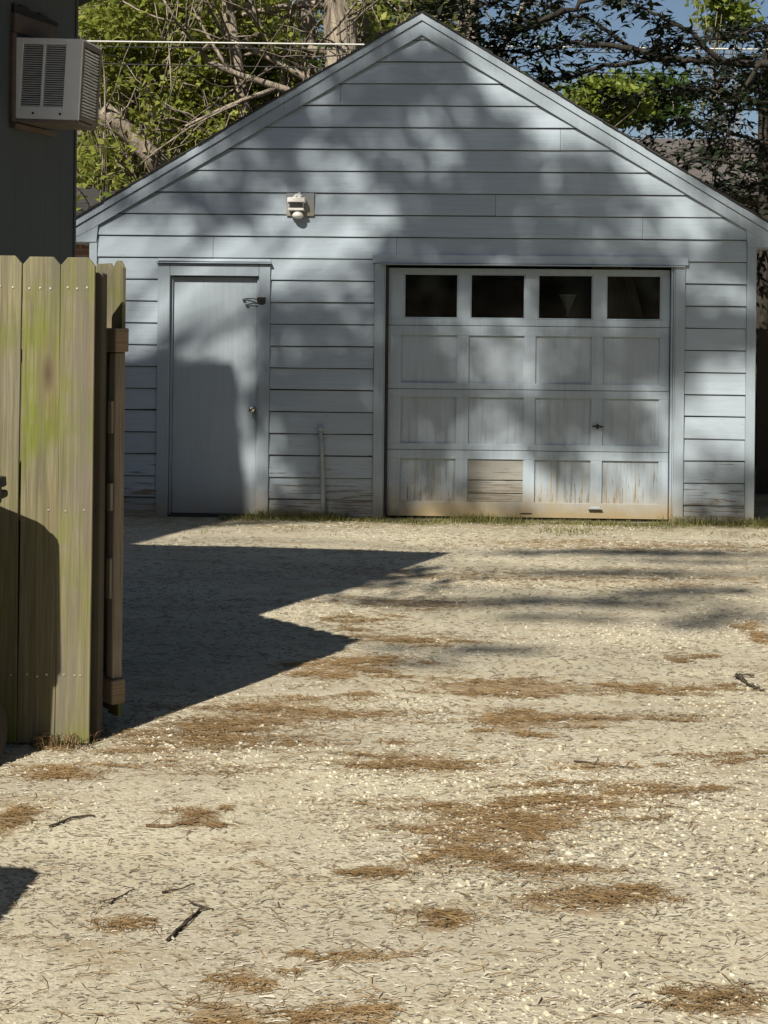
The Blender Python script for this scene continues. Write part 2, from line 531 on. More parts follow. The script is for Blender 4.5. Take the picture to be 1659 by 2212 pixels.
def brick_mat():
    m, nt, bs, out = new_mat('salmon_brick'); g = NT(nt)
    b = g.node('ShaderNodeTexBrick')
    b.inputs['Color1'].default_value = (.40, .20, .13, 1); b.inputs['Color2'].default_value = (.30, .15, .10, 1)
    b.inputs['Mortar'].default_value = (.42, .36, .30, 1)
    b.inputs['Scale'].default_value = 1; b.inputs['Brick Width'].default_value = .22; b.inputs['Row Height'].default_value = .075
    b.inputs['Mortar Size'].default_value = .012
    tc = g.node('ShaderNodeTexCoord'); sp = g.sep(tc.outputs['Object'])
    cb = g.node('ShaderNodeCombineXYZ'); g.link(sp[0], cb.inputs[0]); g.link(sp[2], cb.inputs[1])
    g.link(cb.outputs[0], b.inputs['Vector'])
    g.link(b.outputs[0], bs.inputs['Base Color'])
    bs.inputs['Roughness'].default_value = .9
    return m
M['brick'] = brick_mat()

PATCH = [(720,1440,80,20,1),(600,1540,170,25,.8),(450,1580,120,20,.8),(330,1612,120,18,.7),(1100,1485,200,13,1),(1200,1555,180,10,.9),(1100,1562,70,20,.8),
 (830,1425,40,8,.8),(900,1380,110,9,.7),(760,1340,60,12,.6),(900,1652,140,16,1),(110,1670,110,11,.9),(20,1780,45,26,1),(430,1765,50,17,.9),
 (1010,1800,120,36,.9),(1090,1780,110,34,1.1),(1250,1745,120,17,1),(1400,1715,110,12,.8),(1060,1840,90,28,1.1),(1190,1888,90,10,.9),(800,1890,90,8,.8),
 (1250,1952,130,14,1.2),(1360,1932,50,9,1),(955,1988,48,13,1.3),(260,1998,35,8,.9),(520,2110,60,14,.8),(480,2190,80,24,.9),(680,2200,50,14,.9),(780,2190,50,20,.8),
 (1570,2165,95,15,1.2),(760,2070,80,8,.5),(1640,1365,30,20,.7),(1480,1415,40,8,.6),(1290,1660,60,8,.5),(1230,1700,130,9,.5),(620,1600,200,20,.35),
 (1500,1480,120,10,.4),(300,1660,160,10,.35),(1600,1640,90,14,.4),(900,1740,120,10,.35),(850,1300,150,10,.35),(1250,1250,300,12,.25),(1400,1180,250,8,.3)]
# ------------------------------------------------------------------ ground
def gh(x, y):
    """gentle relief of the drive"""
    n = mnoise.noise(Vector((x * .45, y * .45, 3.1))) * .022 + mnoise.noise(Vector((x * 1.7, y * 1.7, 9.0))) * .008
    w = 1.0
    if y > 11.6: w = max(0.0, 1 - (y - 11.6) / .6)
    if y > 30 or abs(x) > 14 or y < -4: w = 0
    return n * w

def make_ground():
    xs = np.concatenate([-np.geomspace(600, 9, 14), np.linspace(-8, 8, 241), np.geomspace(9, 600, 14)])
    ys = np.concatenate([-np.geomspace(300, 3, 10), np.linspace(-2, 16, 301), np.geomspace(17, 900, 16)])
    V = []
    for y in ys:
        for x in xs:
            V.append((x, y, gh(x, y)))
    nx = len(xs)
    idx = np.arange(len(V)).reshape(len(ys), nx)
    Fc = np.stack([idx[:-1, :-1].ravel(), idx[:-1, 1:].ravel(), idx[1:, 1:].ravel(), idx[1:, :-1].ravel()], 1)
    o = np_mesh('ground', np.array(V), Fc, M['ground'], None, True)
    P = np.array(V); lit = np.zeros(len(P))
    for (x, y, rx, ry, d) in PATCH:
        c = ground_pt(x, y); a = rx / (F_PX / c.y); b = ry * c.y * c.y / 4712.0
        lit = np.maximum(lit, d * np.exp(-((P[:, 0] - c.x) / (a * 1.0)) ** 2 - ((P[:, 1] - c.y) / (b * 1.15 + .05)) ** 2))
    at = o.data.attributes.new('litter', 'FLOAT', 'POINT')
    at.data.foreach_set('value', lit.astype(np.float32))
    setp(o, 'pale packed gravel drive running up to the garage', 'ground', kind='structure')
make_ground()

# ------------------------------------------------------------------ garage
GLOC = Vector((0, 12.4, 0)); GYAW = -math.radians(2.0)
garage = empty('garage', GLOC, GYAW)
setp(garage, 'weathered blue grey clapboard garage with gable front', 'garage')
AP_U, AP_Z, TANP = .298, 4.367, .602
WL, WR = -2.568, 3.18            # wall corners
DEPTH = 4.2

# sheathing with real openings: entry door and overhead door
DL, DR, DT = -1.86, -1.085, 2.085        # entry opening
OL, OR_, OT = .010, 2.480, 2.195         # overhead opening
fw = MB()
for (a, b, z0, z1) in ((WL + .02, DL, -.05, 2.5), (DR, OL, -.05, 2.5), (OR_, WR - .02, -.05, 2.5),
                       (DL, DR, DT, 2.5), (OL, OR_, OT, 2.5)):
    fw.box(a, b, .001, .10, z0, z1)
fw.prism([(WL + .02, 2.5), (WR - .02, 2.5), (AP_U, 4.20)], .001, .10)
front_wall = fw.build('front_wall', M['dark_backing'], garage)

def siding_board(u0b, u1b, u0t, u1t, z0, z1, mat, gap=.0065, parent=front_wall, proud=0.0):
    """one lapped board: thin at the top, thick at its drip edge, slightly wavy below"""
    L = u1b - u0b
    n = max(2, int(L / .16))
    seed = random.random() * 50
    rows = []
    ztop = z1 - .001
    tilt = random.uniform(-.003, .003)
    th = random.uniform(.017, .022) + proud
    vs, fs = [], []
    for i in range(n + 1):
        f = i / n
        ub = u0b + (u1b - u0b) * f
        ut = u0t + (u1t - u0t) * f
        w = mnoise.noise(Vector((ub * 2.3, seed, 0))) * (.0024 + .0026 * max(0, 1 - z0 / 1.3)) + tilt * (f - .5) * 2
        w2 = mnoise.noise(Vector((ub * 1.7, seed, 7))) * .002
        zb = z0 + gap + w
        vs += [(ub, -.001, zb), (ub, -th + w2, zb), (ub, -th + w2 - .001, zb + .006), (ut, -.007 + w2 * .5, ztop), (ut, -.001, ztop)]
    for i in range(n):
        a, b = i * 5, (i + 1) * 5
        for k in range(4):
            fs.append((a + k, b + k, b + k + 1, a + k + 1))
    fs.append((0, 1, 2, 3, 4)); e = n * 5; fs.append((e + 4, e + 3, e + 2, e + 1, e))
    mb = MB(); mb.add(vs, fs)
    return mb.build('siding_board', mat, parent)

Z0, DZ = .156, .18945
def zrow(k): return Z0 + DZ * k
def span_at(z, inset=.05):
    hw = (AP_Z - inset - z) / TANP
    return max(-2.497, AP_U - hw), min(3.098, AP_U + hw)

COLS = ((-2.497, -1.968), (-.985, -.088), (2.578, 3.098))
for (a, b) in COLS:
    siding_board(a, b, a, b, -.015, zrow(0), M['paint_x'])
for k in range(0, 11):
    for (a, b) in COLS:
        if k in (7, 9) and b < -1 and a < -2.4 and k == 9:
            pass
        siding_board(a, b, a, b, zrow(k), zrow(k + 1), M['paint_x'], gap=random.choice((.006, .0065, .008, .010)) if k < 6 else .0065)
siding_board(-1.966, -.987, -1.966, -.987, 2.205, zrow(11), M['paint_x'])
splits = {11: [-1.49, .10], 12: [2.21], 13: [-.615, .95], 14: [], 16: [1.5], 18: [-.4]}
for k in range(11, 22):
    z0 = zrow(k); z1 = min(zrow(k + 1), 4.30)
    a0, b0 = span_at(z0); a1, b1 = span_at(z1)
    if b1 - a1 < .02: a1, b1 = AP_U - .01, AP_U + .01
    cuts = splits.get(k, [])
    eb = [a0] + cuts + [b0]; et = [a1] + cuts + [b1]
    for i in range(len(eb) - 1):
        siding_board(eb[i] + (.0015 if i else 0), eb[i + 1] - (.0015 if i < len(eb) - 2 else 0),
                     et[i] + (.0015 if i else 0), et[i + 1] - (.0015 if i < len(eb) - 2 else 0), z0, z1, M['paint_x'])

# corner boards, casings
def gbox(name, x0, x1, y0, y1, z0, z1, mat, parent=garage, c=.004):
    return MB().box(x0, x1, y0, y1, z0, z1, c).build(name, mat, parent)

gbox('corner_board', WL, -2.499, -.030, .06, -.02, 2.40, M['paint_trim'])
gbox('corner_board', 3.100, WR, -.030, .06, -.02, 2.39, M['paint_trim'])
# entry door surround
gbox('door_casing', -1.966, DL, -.034, .02, -.01, 2.19, M['paint_trim'])
gbox('door_casing', DR, -.987, -.034, .02, -.01, 2.19, M['paint_trim'])
gbox('door_casing', DL + .001, DR - .001, -.034, .02, DT, 2.19, M['paint_trim'])
gbox('drip_cap', -1.975, -.978, -.062, .0, 2.1925, 2.203, M['paint_trim'], c=.002)
gbox('door_stop', DL + .0005, DL + .022, .004, .05, .0, DT - .001, M['paint_trim'], c=.003)
gbox('door_stop', DR - .020, DR - .0005, .004, .05, .0, DT - .001, M['paint_trim'], c=.003)
entry = MB().box(DL + .024, DR - .022, .024, .066, .022, DT - .006, .003).build('entry_door', M['paint_door'], garage)
gbox('threshold', DL + .002, DR - .002, -.05, .07, -.02, .018, M['iron'], c=.004)
# knob: rose, neck and ball, axis towards the viewer
km = Matrix.Translation((-1.138, .024, .934)) @ Matrix.Rotation(math.radians(90), 4, 'X')
MB().lathe([(.033, 0), (.033, .004), (.028, .010), (.014, .014), (.012, .030), (.020, .038), (.028, .050), (.030, .060), (.026, .070), (.012, .076), (.002, .077)], 24, km).build('knob', M['chrome'], entry, True)
# painted-over hasp and hook near the top corner
hs = MB()
hs.box(-1.10, -1.025, -.040, -.036, 1.85, 1.905, .001)
hs.tube([(-1.045, -.042, 1.875), (-1.10, -.036, 1.885), (-1.14, -.004, 1.893), (-1.20, .012, 1.893), (-1.232, .014, 1.885), (-1.228, .014, 1.871), (-1.205, .014, 1.869)], .0045, 6)
hs.tube([(-1.045, -.042, 1.845), (-1.095, -.036, 1.852), (-1.13, .0, 1.853), (-1.18, .012, 1.846), (-1.206, .014, 1.836), (-1.20, .014, 1.822), (-1.175, .014, 1.826)], .0045, 6)
hs.build('hasp', M['iron'], entry)

# overhead door surround
gbox('garage_door_casing', -.086, OL - .010, -.036, .02, -.01, 2.205, M['paint_trim'])
gbox('garage_door_casing', OR_ + .012, 2.576, -.036, .02, -.01, 2.205, M['paint_trim'])
gbox('header_board', -.105, 2.60, -.042, .02, 2.209, 2.284, M['paint_x'])
gbox('header_drip_strip', -.045, 2.56, -.060, .0, 2.196, 2.206, M['paint_trim'], c=.002)
gbox('door_jamb', OL - .009, OL + .0, -.030, .12, -.01, OT, M['paint_z'], c=.002)
gbox('door_stop', OL + .001, OL + .022, -.012, .030, -.005, OT - .002, M['iron'], c=.003)
gbox('door_jamb', OR_, OR_ + .011, -.030, .12, -.01, OT, M['paint_z'], c=.002)
gbox('door_stop', OR_ - .018, OR_ - .001, -.012, .030, -.005, OT - .002, M['paint_z'], c=.003)

# four hinged sections with rails, stiles, panels or panes
SX0, SX1 = OL + .024, OR_ - .020
PAN = ((.150, .628), (.735, 1.212), (1.312, 1.792), (1.892, 2.375))
WIN = ((.168, .638), (.742, 1.216), (1.325, 1.798), (1.912, 2.385))
SEC = ((.024, .598, .155, .522), (.602, 1.125, .656, 1.058), (1.129, 1.675, 1.182, 1.592), (1.679, 2.175, 1.737, 2.126))
YF, YP = .046, .064
for si, (z0, z1, pz0, pz1) in enumerate(SEC):
    cols = WIN if si == 3 else PAN
    mb = MB()
    c = .003
    mb.box(SX0, SX1, YF, YF + .036, z0, pz0, c)
    mb.box(SX0, SX1, YF, YF + .036, pz1, z1, c)
    edges = [SX0] + [e for p in cols for e in p] + [SX1]
    for i in range(0, len(edges), 2):
        mb.box(edges[i], edges[i + 1], YF + .0012, YF + .035, pz0 - .002, pz1 + .002, c)
    sec = mb.build('door_section', M['paint_z'], garage)
    for pi, (a, b) in enumerate(cols):
        if si == 3:
            MB().box(a - .004, b + .004, YP, YP + .004, pz0 - .004, pz1 + .004).build('window_pane', M['glass'], sec)
            gl = MB()          # putty bead round the pane
            for (q0, q1, w0, w1) in ((a, b, pz0, pz0 + .012), (a, b, pz1 - .010, pz1), (a, a + .011, pz0 + .012, pz1 - .010), (b - .011, b, pz0 + .012, pz1 - .010)):
                gl.box(q0, q1, YP - .013, YP - .001, w0, w1, .003)
            gl.build('glazing_bead', M['paint_z'], sec)
        elif si == 0 and pi == 1:
            # patched panel: three plain boards
            zz = [pz0 - .003, pz0 + .072, pz0 + .185, pz1 + .003]
            for j in range(3):
                MB().box(a - .004, b + .004, YP - .004 - .002 * (j % 2), YP + .016, zz[j] + .003, zz[j + 1] - .003, .004).build('patch_board', M['paint_old'], sec)
        else:
            MB().box(a - .004, b + .004, YP, YP + .010, pz0 - .004, pz1 + .004).build('panel', M['paint_panel'], sec)
    if si == 1:
        h = MB()               # twist handle on the lock stile
        h.box(1.838, 1.858, YF - .012, YF, .800, .838, .002)
        h.tube([(1.80, YF - .020, .820), (1.835, YF - .024, .822), (1.875, YF - .024, .820), (1.90, YF - .018, .816)], [.006, .009, .009, .005], 8)
        h.build('twist_handle', M['iron'], sec)
        for (hx) in (1.255,):
            MB().box(hx - .012, hx + .012, YF - .006, YF, .607, .640, .002).build('hinge_plate', M['conduit'], sec)
    if si == 0:
        h = MB()
        h.box(1.775, 1.89, YF - .035, YF - .001, .108, .114, .001)
        h.box(1.79, 1.875, YF - .030, YF - .001, .1142, .128, .002)
        h.build('lift_handle', M['conduit'], sec)
        MB().box(1.19, 1.29, YF - .005, YF - .0005, .056, .064).build('lift_slot', M['iron'], sec)
gbox('bottom_seal', SX0, SX1, YF + .004, YF + .03, -.012, .010, M['iron'], c=.002)

# side and back walls, dark inside
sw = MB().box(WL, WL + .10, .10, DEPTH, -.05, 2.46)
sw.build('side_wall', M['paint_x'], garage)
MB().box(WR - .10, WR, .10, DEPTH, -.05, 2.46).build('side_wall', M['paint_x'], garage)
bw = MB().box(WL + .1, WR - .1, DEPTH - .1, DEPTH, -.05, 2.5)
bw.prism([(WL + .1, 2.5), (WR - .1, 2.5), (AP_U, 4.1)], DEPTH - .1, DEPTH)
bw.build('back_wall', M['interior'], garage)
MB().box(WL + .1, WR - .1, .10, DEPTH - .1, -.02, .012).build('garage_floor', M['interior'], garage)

# roof: courses of shingle on each slope, dark ragged rake edge
HALF = 3.10
cosP = 1 / math.sqrt(1 + TANP * TANP)
for s in (-1, 1):
    mb = MB()
    L = HALF
    nC = 26
    for i in range(nC):
        h0 = L * i / nC; h1 = L * (i + 1) / nC + .015
        lift = .004
        f0 = -.066 + random.uniform(-.006, .006)
        def P(hd, up): return (AP_U + s * hd, AP_Z - TANP * hd + up)
        poly = [P(h0, .002), P(h1, .002), P(h1, .020 + random.uniform(0, .006)), P(h0, .010)]
        if s < 0: poly = poly[::-1]
        mb.prism(poly, f0, DEPTH + .12)
    mb.build('roof_shingles', M['shingle'], garage)
    # deck below the shingles keeps the inside dark
    poly = [(AP_U + s * .0, AP_Z - .004), (AP_U + s * HALF, AP_Z - TANP * HALF - .004), (AP_U + s * HALF, AP_Z - TANP * HALF - .05), (AP_U, AP_Z - .05)]
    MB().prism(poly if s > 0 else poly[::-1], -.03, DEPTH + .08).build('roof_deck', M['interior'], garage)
    def Q(hd, dn): return (AP_U + s * hd, AP_Z - TANP * hd - dn)
    # upper strip and main barge board, the board proud of the siding and the strip proud of the board
    st = [Q(0, .002), Q(HALF - .01, .002), Q(HALF - .01, .066), Q(0, .066)]
    MB().prism(st if s > 0 else st[::-1], -.054, -.0302).build('rake_strip', M['paint_trim'], garage)
    bd = [Q(0, .070), Q(HALF - .02, .070), Q(HALF - .02, .152), Q(2.86, .168), Q(0, .190)]
    MB().prism(bd if s > 0 else bd[::-1], -.040, -.0225).build('barge_board', M['paint_trim'], garage)
    # eave return at the foot of the board
    e = HALF - .02
    zb = 2.372
    ret = [Q(2.79, .165), (AP_U + s * e, Q(e, .15)[1]), (AP_U + s * e, zb), (AP_U + s * 2.805, zb)]
    MB().prism(ret if s > 0 else ret[::-1], -.037, .30).build('eave_return', M['paint_trim'], garage)
    # fascia along the eave
    x0, x1 = sorted((AP_U + s * (HALF - .045), AP_U + s * (HALF - .02)))
    MB().box(x0, x1, .30, DEPTH, 2.39, 2.47, .003).build('eave_fascia', M['paint_trim'], garage)

# things inside, faintly visible through the right panes
def gworld(u, y, z):
    return Matrix.Translation(GLOC) @ Matrix.Rotation(GYAW, 4, 'Z') @ Vector((u, y, z))
lb = MB(); lb.box(-.17, .17, -.015, .015, 0, 2.4, .003)
lo = lb.build('leaning_board', M['inner_board'])
lo.location = gworld(2.50, .24, .015)
lo.rotation_euler = (math.radians(-3), math.radians(-13), GYAW)
setp(lo, 'brown board leaning inside behind the rightmost garage door window', 'board')

fu = MB().lathe([(.012, -.16), (.016, -.10), (.075, .02), (.08, .03), (.074, .03), (.012, -.09)], 20).build('hanging_funnel', M['white_enamel'], None, True)
fu.location = gworld(1.60, .22, 1.93)
setp(fu, 'pale funnel hanging inside behind the third garage door window', 'funnel')
# ------------------------------------------------------------------ wall light and conduit on the garage
fl = empty('wall_light', gworld(-.765, -.022, 2.62), GYAW)
setp(fl, 'white flood light fixture on the garage above the entry door', 'wall light')
MB().box(-.09, .15, -.006, .004, -.01, .188, .002).build('mounting_plate', M['paint_trim'], fl)
b = MB(); b.box(-.062, .062, -.075, -.006, .058, .118, .006)
b.box(-.075, .078, -.092, -.004, .100, .142, .005)
b.build('housing', M['white_enamel'], fl)
b = MB(); b.tube([(.018, -.02, .135), (.03, -.028, .165), (.022, -.012, .19)], [.026, .02, .012], 10)
b.tube([(-.03, -.03, .138), (-.005, -.026, .165), (.02, -.02, .175)], [.012, .014, .012], 8)
b.build('caulked_arm', M['white_enamel'], fl, True)
MB().box(-.068, .068, -.090, -.012, .030, .052, .004).build('lens_hood', M['white_enamel'], fl)
MB().box(-.058, .058, -.080, -.010, .050, .100, .002).build('lens', M['iron'], fl)
lm = Matrix.Translation((.012, -.045, -.022))
MB().lathe([(.004, -.016), (.030, -.012), (.046, .0), (.050, .014), (.040, .032), (.022, .052)], 20, lm).build('sensor_head', M['white_enamel'], fl, True)

cp = empty('conduit_pipe', gworld(-.525, -.055, 0), GYAW)
setp(cp, 'grey conduit pipe rising from the grass between the two garage doors', 'pipe')
MB().tube([(.022, 0, -.05), (.014, .0, .25), (.002, .004, .55), (-.012, .008, .765)], [.021, .020, .018, .017], 12).build('pipe', M['conduit'], cp, True)
MB().lathe([(.021, 0), (.024, .006), (.024, .03), (.016, .038), (.004, .04)], 12, Matrix.Translation((-.012, .008, .755))).build('cap', M['conduit'], cp, True)
for z in (.42, .70):
    MB().box(-.045 - .006 * z, .038 - .006 * z, .022, .034, z, z + .022, .003).build('strap', M['conduit'], cp)

# ------------------------------------------------------------------ house at the left edge (lean-to wing and taller block behind)
HY = math.radians(24.0)
hx, hy = math.cos(HY), -math.sin(HY)          # house outward (to the right)
house = empty('house', (-1.560, 7.160, 0), -HY)
setp(house, 'dark slate grey house wall at the left edge with window unit', 'house')
# local axes: +x out of the visible wall, +y along it away from the viewer; far corner at the origin
WINGW, WINGL = 2.6, 1.72
def hbox(name, x0, x1, y0, y1, z0, z1, mat, c=0.0, parent=house):
    return MB().box(x0, x1, y0, y1, z0, z1, c).build(name, mat, parent)
hbox('wing_wall', -WINGW, -.012, -WINGL, -.001, -.05, 2.62, M['house_wall'])
hbox('wing_wall', -.09, -.012, -WINGL, -.001, 2.621, 3.36, M['house_wall'])
wp = .115
k = 0; y = -WINGL
while y < -.002:
    y2 = min(y + wp, -.0005)
    hbox('wall_panel', -.012, .004, y + .0002, y2 - .0002, .0, 3.36, M['house_wall'], .0006)
    y = y2
hbox('corner_trim', -.06, .012, -.0005, .016, .0, 3.36, M['house_wall'], .003)
# shed roof falling away from the visible wall
sl = .30
rf = MB()
poly = [(.34, 3.40), (-WINGW - .2, 3.40 - sl * (WINGW + .5)), (-WINGW - .2, 3.34 - sl * (WINGW + .5)), (.34, 3.345)]
rf.prism(poly, -WINGL - .02, .145)
rf.build('wing_roof', M['shingle'], house)
MB().prism([(-.09, 2.63), (-.09, 3.30), (-WINGW, 3.30 - sl * WINGW), (-WINGW, 2.63 - .15)], -.09, -.002).build('wing_end_wall', M['house_wall'], house)
hbox('added_wall_jog', .0045, .29, -WINGL, -1.40, -.05, 3.335, M['house_wall'], .004)  # unseen jog added so the wing's shadow edge runs on along the ground
# weathered boards round the opening for the window unit
hbox('opening_trim', .004, .030, -.50, -.17, 2.955, 3.045, M['house_trim'], .004)
hbox('opening_trim', .004, .026, -.505, -.478, 2.53, 2.953, M['house_trim'], .003)
hbox('opening_trim', .004, .040, -.50, -.19, 2.505, 2.53, M['house_trim'], .003)
tb = MB()
for i in range(12):
    yy = -.495 + i * .028
    tb.box(.005, .020, yy, yy + .027, 3.047, 3.062 + .05 * max(0, mnoise.noise(Vector((i * .6, 2, 0)))) + .025 * (1 - i / 12), 0)
tb.build('torn_trim_edge', M['iron'], house)
# taller main block with a steep gable, farther left
MBK = Matrix.Rotation(HY, 4, 'Z') @ Matrix.Translation(-house.location)
def to_house(o):
    o.parent = house; o.matrix_parent_inverse = (Matrix.Translation(house.location) @ Matrix.Rotation(-HY, 4, 'Z')).inverted()
    return o
m1 = MB(); m1.box(-13, -6.4, 3.3, 6.7, -.05, 5.0)
to_house(m1.build('main_wall', M['house_wall']))
g1 = MB()
prof = [(3.0, 4.9), (5.0, 6.5), (7.0, 4.9)]
g1.add([(-6.35, *p) for p in prof] + [(-13.2, *p) for p in prof], [(0, 1, 2), (5, 4, 3), (0, 3, 4, 1), (1, 4, 5, 2), (2, 5, 3, 0)])
to_house(g1.build('main_roof', M['shingle']))
# tapering slab, unseen, added to cast the shadow on the entry door
ch = MB()
CHX, CHY, CHZ = -4.66, 5.86, 8.02
xs = ((-3.86, 0.0), (CHX + .02, CHZ - .35), (CHX, CHZ))
vs = []
for (x, z) in xs:
    vs += [(-6.34, CHY, z), (x, CHY, z), (x, CHY + .12, z), (-6.34, CHY + .12, z)]
fs = [(0, 1, 5, 4), (1, 2, 6, 5), (2, 3, 7, 6), (3, 0, 4, 7), (4, 5, 9, 8), (5, 6, 10, 9), (6, 7, 11, 10), (7, 4, 8, 11), (8, 9, 10, 11), (3, 2, 1, 0)]
ch.add(vs, fs)
to_house(ch.build('door_shadow_slab', M['brick']))

# ------------------------------------------------------------------ window air conditioner
AC_L, AC_T, AC_H = .335, .225, .377
ac = empty('air_conditioner', (-1.757, 6.718, 2.555))
ac.rotation_euler = (0, math.radians(3.0), -math.radians(11))
setp(ac, 'white window air conditioner tilting out of the dark house wall', 'air conditioner')
# local: +x outwards, +y away from viewer; the louvred side faces -y, finned coil faces +x
body = MB().box(-.12, AC_L - .012, .012, AC_T - .004, .008, AC_H - .004, .004)
body.build('casing', M['ac_dark'], ac)
fr = MB()
fx0, fx1, fz0, fz1 = .0, AC_L, .0, AC_H
vx0, vx1, vz0, vz1 = .042, .255, .058, .348
fr.box(-.06, vx0, -.004, .012, fz0, fz1, .002)
fr.box(vx1, fx1, -.004, .012, fz0, fz1, .002)
fr.box(vx0 + .0005, vx1 - .0005, -.004, .012, fz0, vz0, .002)
fr.box(vx0 + .0005, vx1 - .0005, -.004, .012, vz1, fz1, .002)
mid = (vx0 + vx1) / 2
fr.box(mid - .006, mid + .006, -.0045, .011, vz0, vz1, .001)
fr.box(-.06, fx1, .0125, AC_T, AC_H - .006, AC_H + .002, .001)
frame = fr.build('side_panel', M['ac_white'], ac)
nl = 28
for i in range(nl):
    z = vz0 + (i + .5) * (vz1 - vz0) / nl
    for (a, b) in ((vx0, mid - .006), (mid + .006, vx1)):
        l = MB(); w = .0034
        l.add([(a, -.001, z - w), (b, -.001, z - w), (b, .010, z + w * .6), (a, .010, z + w * .6), (a, -.003, z - w + .0016), (b, -.003, z - w + .0016), (b, .008, z + w * .6 + .0016), (a, .008, z + w * .6 + .0016)],
              [(0, 1, 2, 3), (7, 6, 5, 4), (0, 4, 5, 1), (3, 2, 6, 7), (0, 3, 7, 4), (1, 5, 6, 2)])
        l.build('louvre', M['ac_white'], frame)
for x in (.11, .245):
    MB().lathe([(.006, 0), (.006, .002), (.003, .004)], 10, Matrix.Translation((x, -.004, .026)) @ Matrix.Rotation(math.radians(90), 4, 'X')).build('screw', M['ac_dark'], frame)
# coil face: frame and many bent horizontal fins
cf = MB()
cf.box(AC_L - .010, AC_L + .004, .0125, .026, .004, AC_H - .008, .001)
cf.box(AC_L - .010, AC_L + .004, AC_T - .022, AC_T, .004, AC_H - .008, .001)
cf.box(AC_L - .010, AC_L + .004, .0265, AC_T - .0225, .004, .024, .001)
cf.box(AC_L - .010, AC_L + .004, .0265, AC_T - .0225, AC_H - .030, AC_H - .008, .001)
coil = cf.build('coil_frame', M['ac_rust'], ac)
nf = 22
for i in range(nf):
    z = .028 + i * (AC_H - .062) / nf
    l = MB(); j = random.uniform(-.0015, .0015)
    d = .002 + random.uniform(0, .003)
    pts = []
    for q in range(5):
        yy = .027 + q * (AC_T - .050) / 4
        pts.append((yy, random.uniform(-.0012, .0012)))
    vs = []
    for yy, w in pts:
        vs += [(AC_L - .008, yy, z + .011 + w), (AC_L + d + w, yy, z + .006 + w), (AC_L - .004, yy, z + w)]
    fs = []
    for q in range(4):
        a, b = q * 3, q * 3 + 3
        fs += [(a, b, b + 1, a + 1), (a + 1, b + 1, b + 2, a + 2), (a + 2, b + 2, b, a)]
    fs += [(0, 1, 2), (14, 13, 12)]
    l.add(vs, fs); l.build('fin', M['ac_metal'], coil)
MB().box(-.10, AC_L + .003, -.002, AC_T - .002, -.016, -.001, .003).build('base_pan', M['ac_rust'], ac)

# ------------------------------------------------------------------ picket fence and swung-open gate
FY = 5.36
def picket(parent, x0, w, zb, zt, mat, yf=0.0, th=.016, ear=.030, lean=0.0, axis_y=False):
    bow = random.uniform(-.002, .002)
    prof = [(0, zb), (w, zb), (w, zt - ear), (w - ear * .85, zt), (ear * .85, zt), (0, zt - ear)]
    segs = 8
    vs = []; fs = []
    zs = [zb + (zt - ear - zb) * i / segs for i in range(segs + 1)]
    left, right = [], []
    pl = []
    for i, z in enumerate(zs):
        f = (z - zb) / (zt - zb)
        b = bow * math.sin(f * math.pi) * 2 + lean * f
        e1 = mnoise.noise(Vector((z * 2, x0 * 9, 1))) * .0012
        e2 = mnoise.noise(Vector((z * 2, x0 * 9, 5))) * .0012
        pl.append((x0 + b + e1, x0 + w + b + e2, z))
    outline = [(a, z) for a, b, z in pl] + [(pl[-1][0] + ear * .85, zt), (pl[-1][1] - ear * .85, zt)] + [(b, z) for a, b, z in reversed(pl)]
    mb = MB(); mb.prism(outline[::-1], yf, yf + th)
    o = mb.build('picket', mat, parent)
    bm = bmesh.new(); bm.from_mesh(o.data)
    es = [e for e in bm.edges if abs(e.verts[0].co.y - e.verts[1].co.y) < 1e-6]
    bmesh.ops.bevel(bm, geom=es, offset=.0018, segments=1, affect='EDGES')
    bm.to_mesh(o.data); bm.free()
    return o

fence = empty('picket_fence', (0, FY, 0))
setp(fence, 'mossy dog-ear picket fence panel beside the trash bin', 'fence')
PW = .1405
edges = [-1.214, -1.3565, -1.4990, -1.6415, -1.7845, -1.9270, -2.0700]
tops = [1.828, 1.829, 1.832, 1.825, 1.82, 1.83, 1.82]
for i, x in enumerate(edges):
    w = .128 if i == 0 else PW
    p = picket(fence, x, w, .012, tops[i], M['fence_wood'], 0.0, .017, lean=.004)
    for zz in (1.715, .88, .265):
        for f in (.22, .5, .78):
            if random.random() < .85:
                MB().lathe([(.0042, 0), (.0042, .0015), (.001, .002)], 8, Matrix.Translation((x + w * f + random.uniform(-.008, .008), -.0003, zz + random.uniform(-.006, .006))) @ Matrix.Rotation(math.radians(90), 4, 'X')).build('nail_head', M['nail'], p)
for zz in (1.67, .84, .22):
    MB().box(-2.1, -1.10, .0175, .056, zz, zz + .089, .004).build('rail', M['rail_wood'], fence)
MB().box(-1.155, -1.064, .058, .149, -.05, 1.775, .005).build('post', M['post_wood'], fence)

# gate, swung away from the viewer; local +x runs along the gate to its far end, -y is its picketed side
gate = empty('picket_gate', (-1.056, 5.575, 0))
gdir = Vector((-.68, .73, 0)).normalized()
gate.rotation_euler = (0, 0, math.atan2(gdir.y, gdir.x))
setp(gate, 'open picket gate seen edge-on with rail ends showing', 'gate')
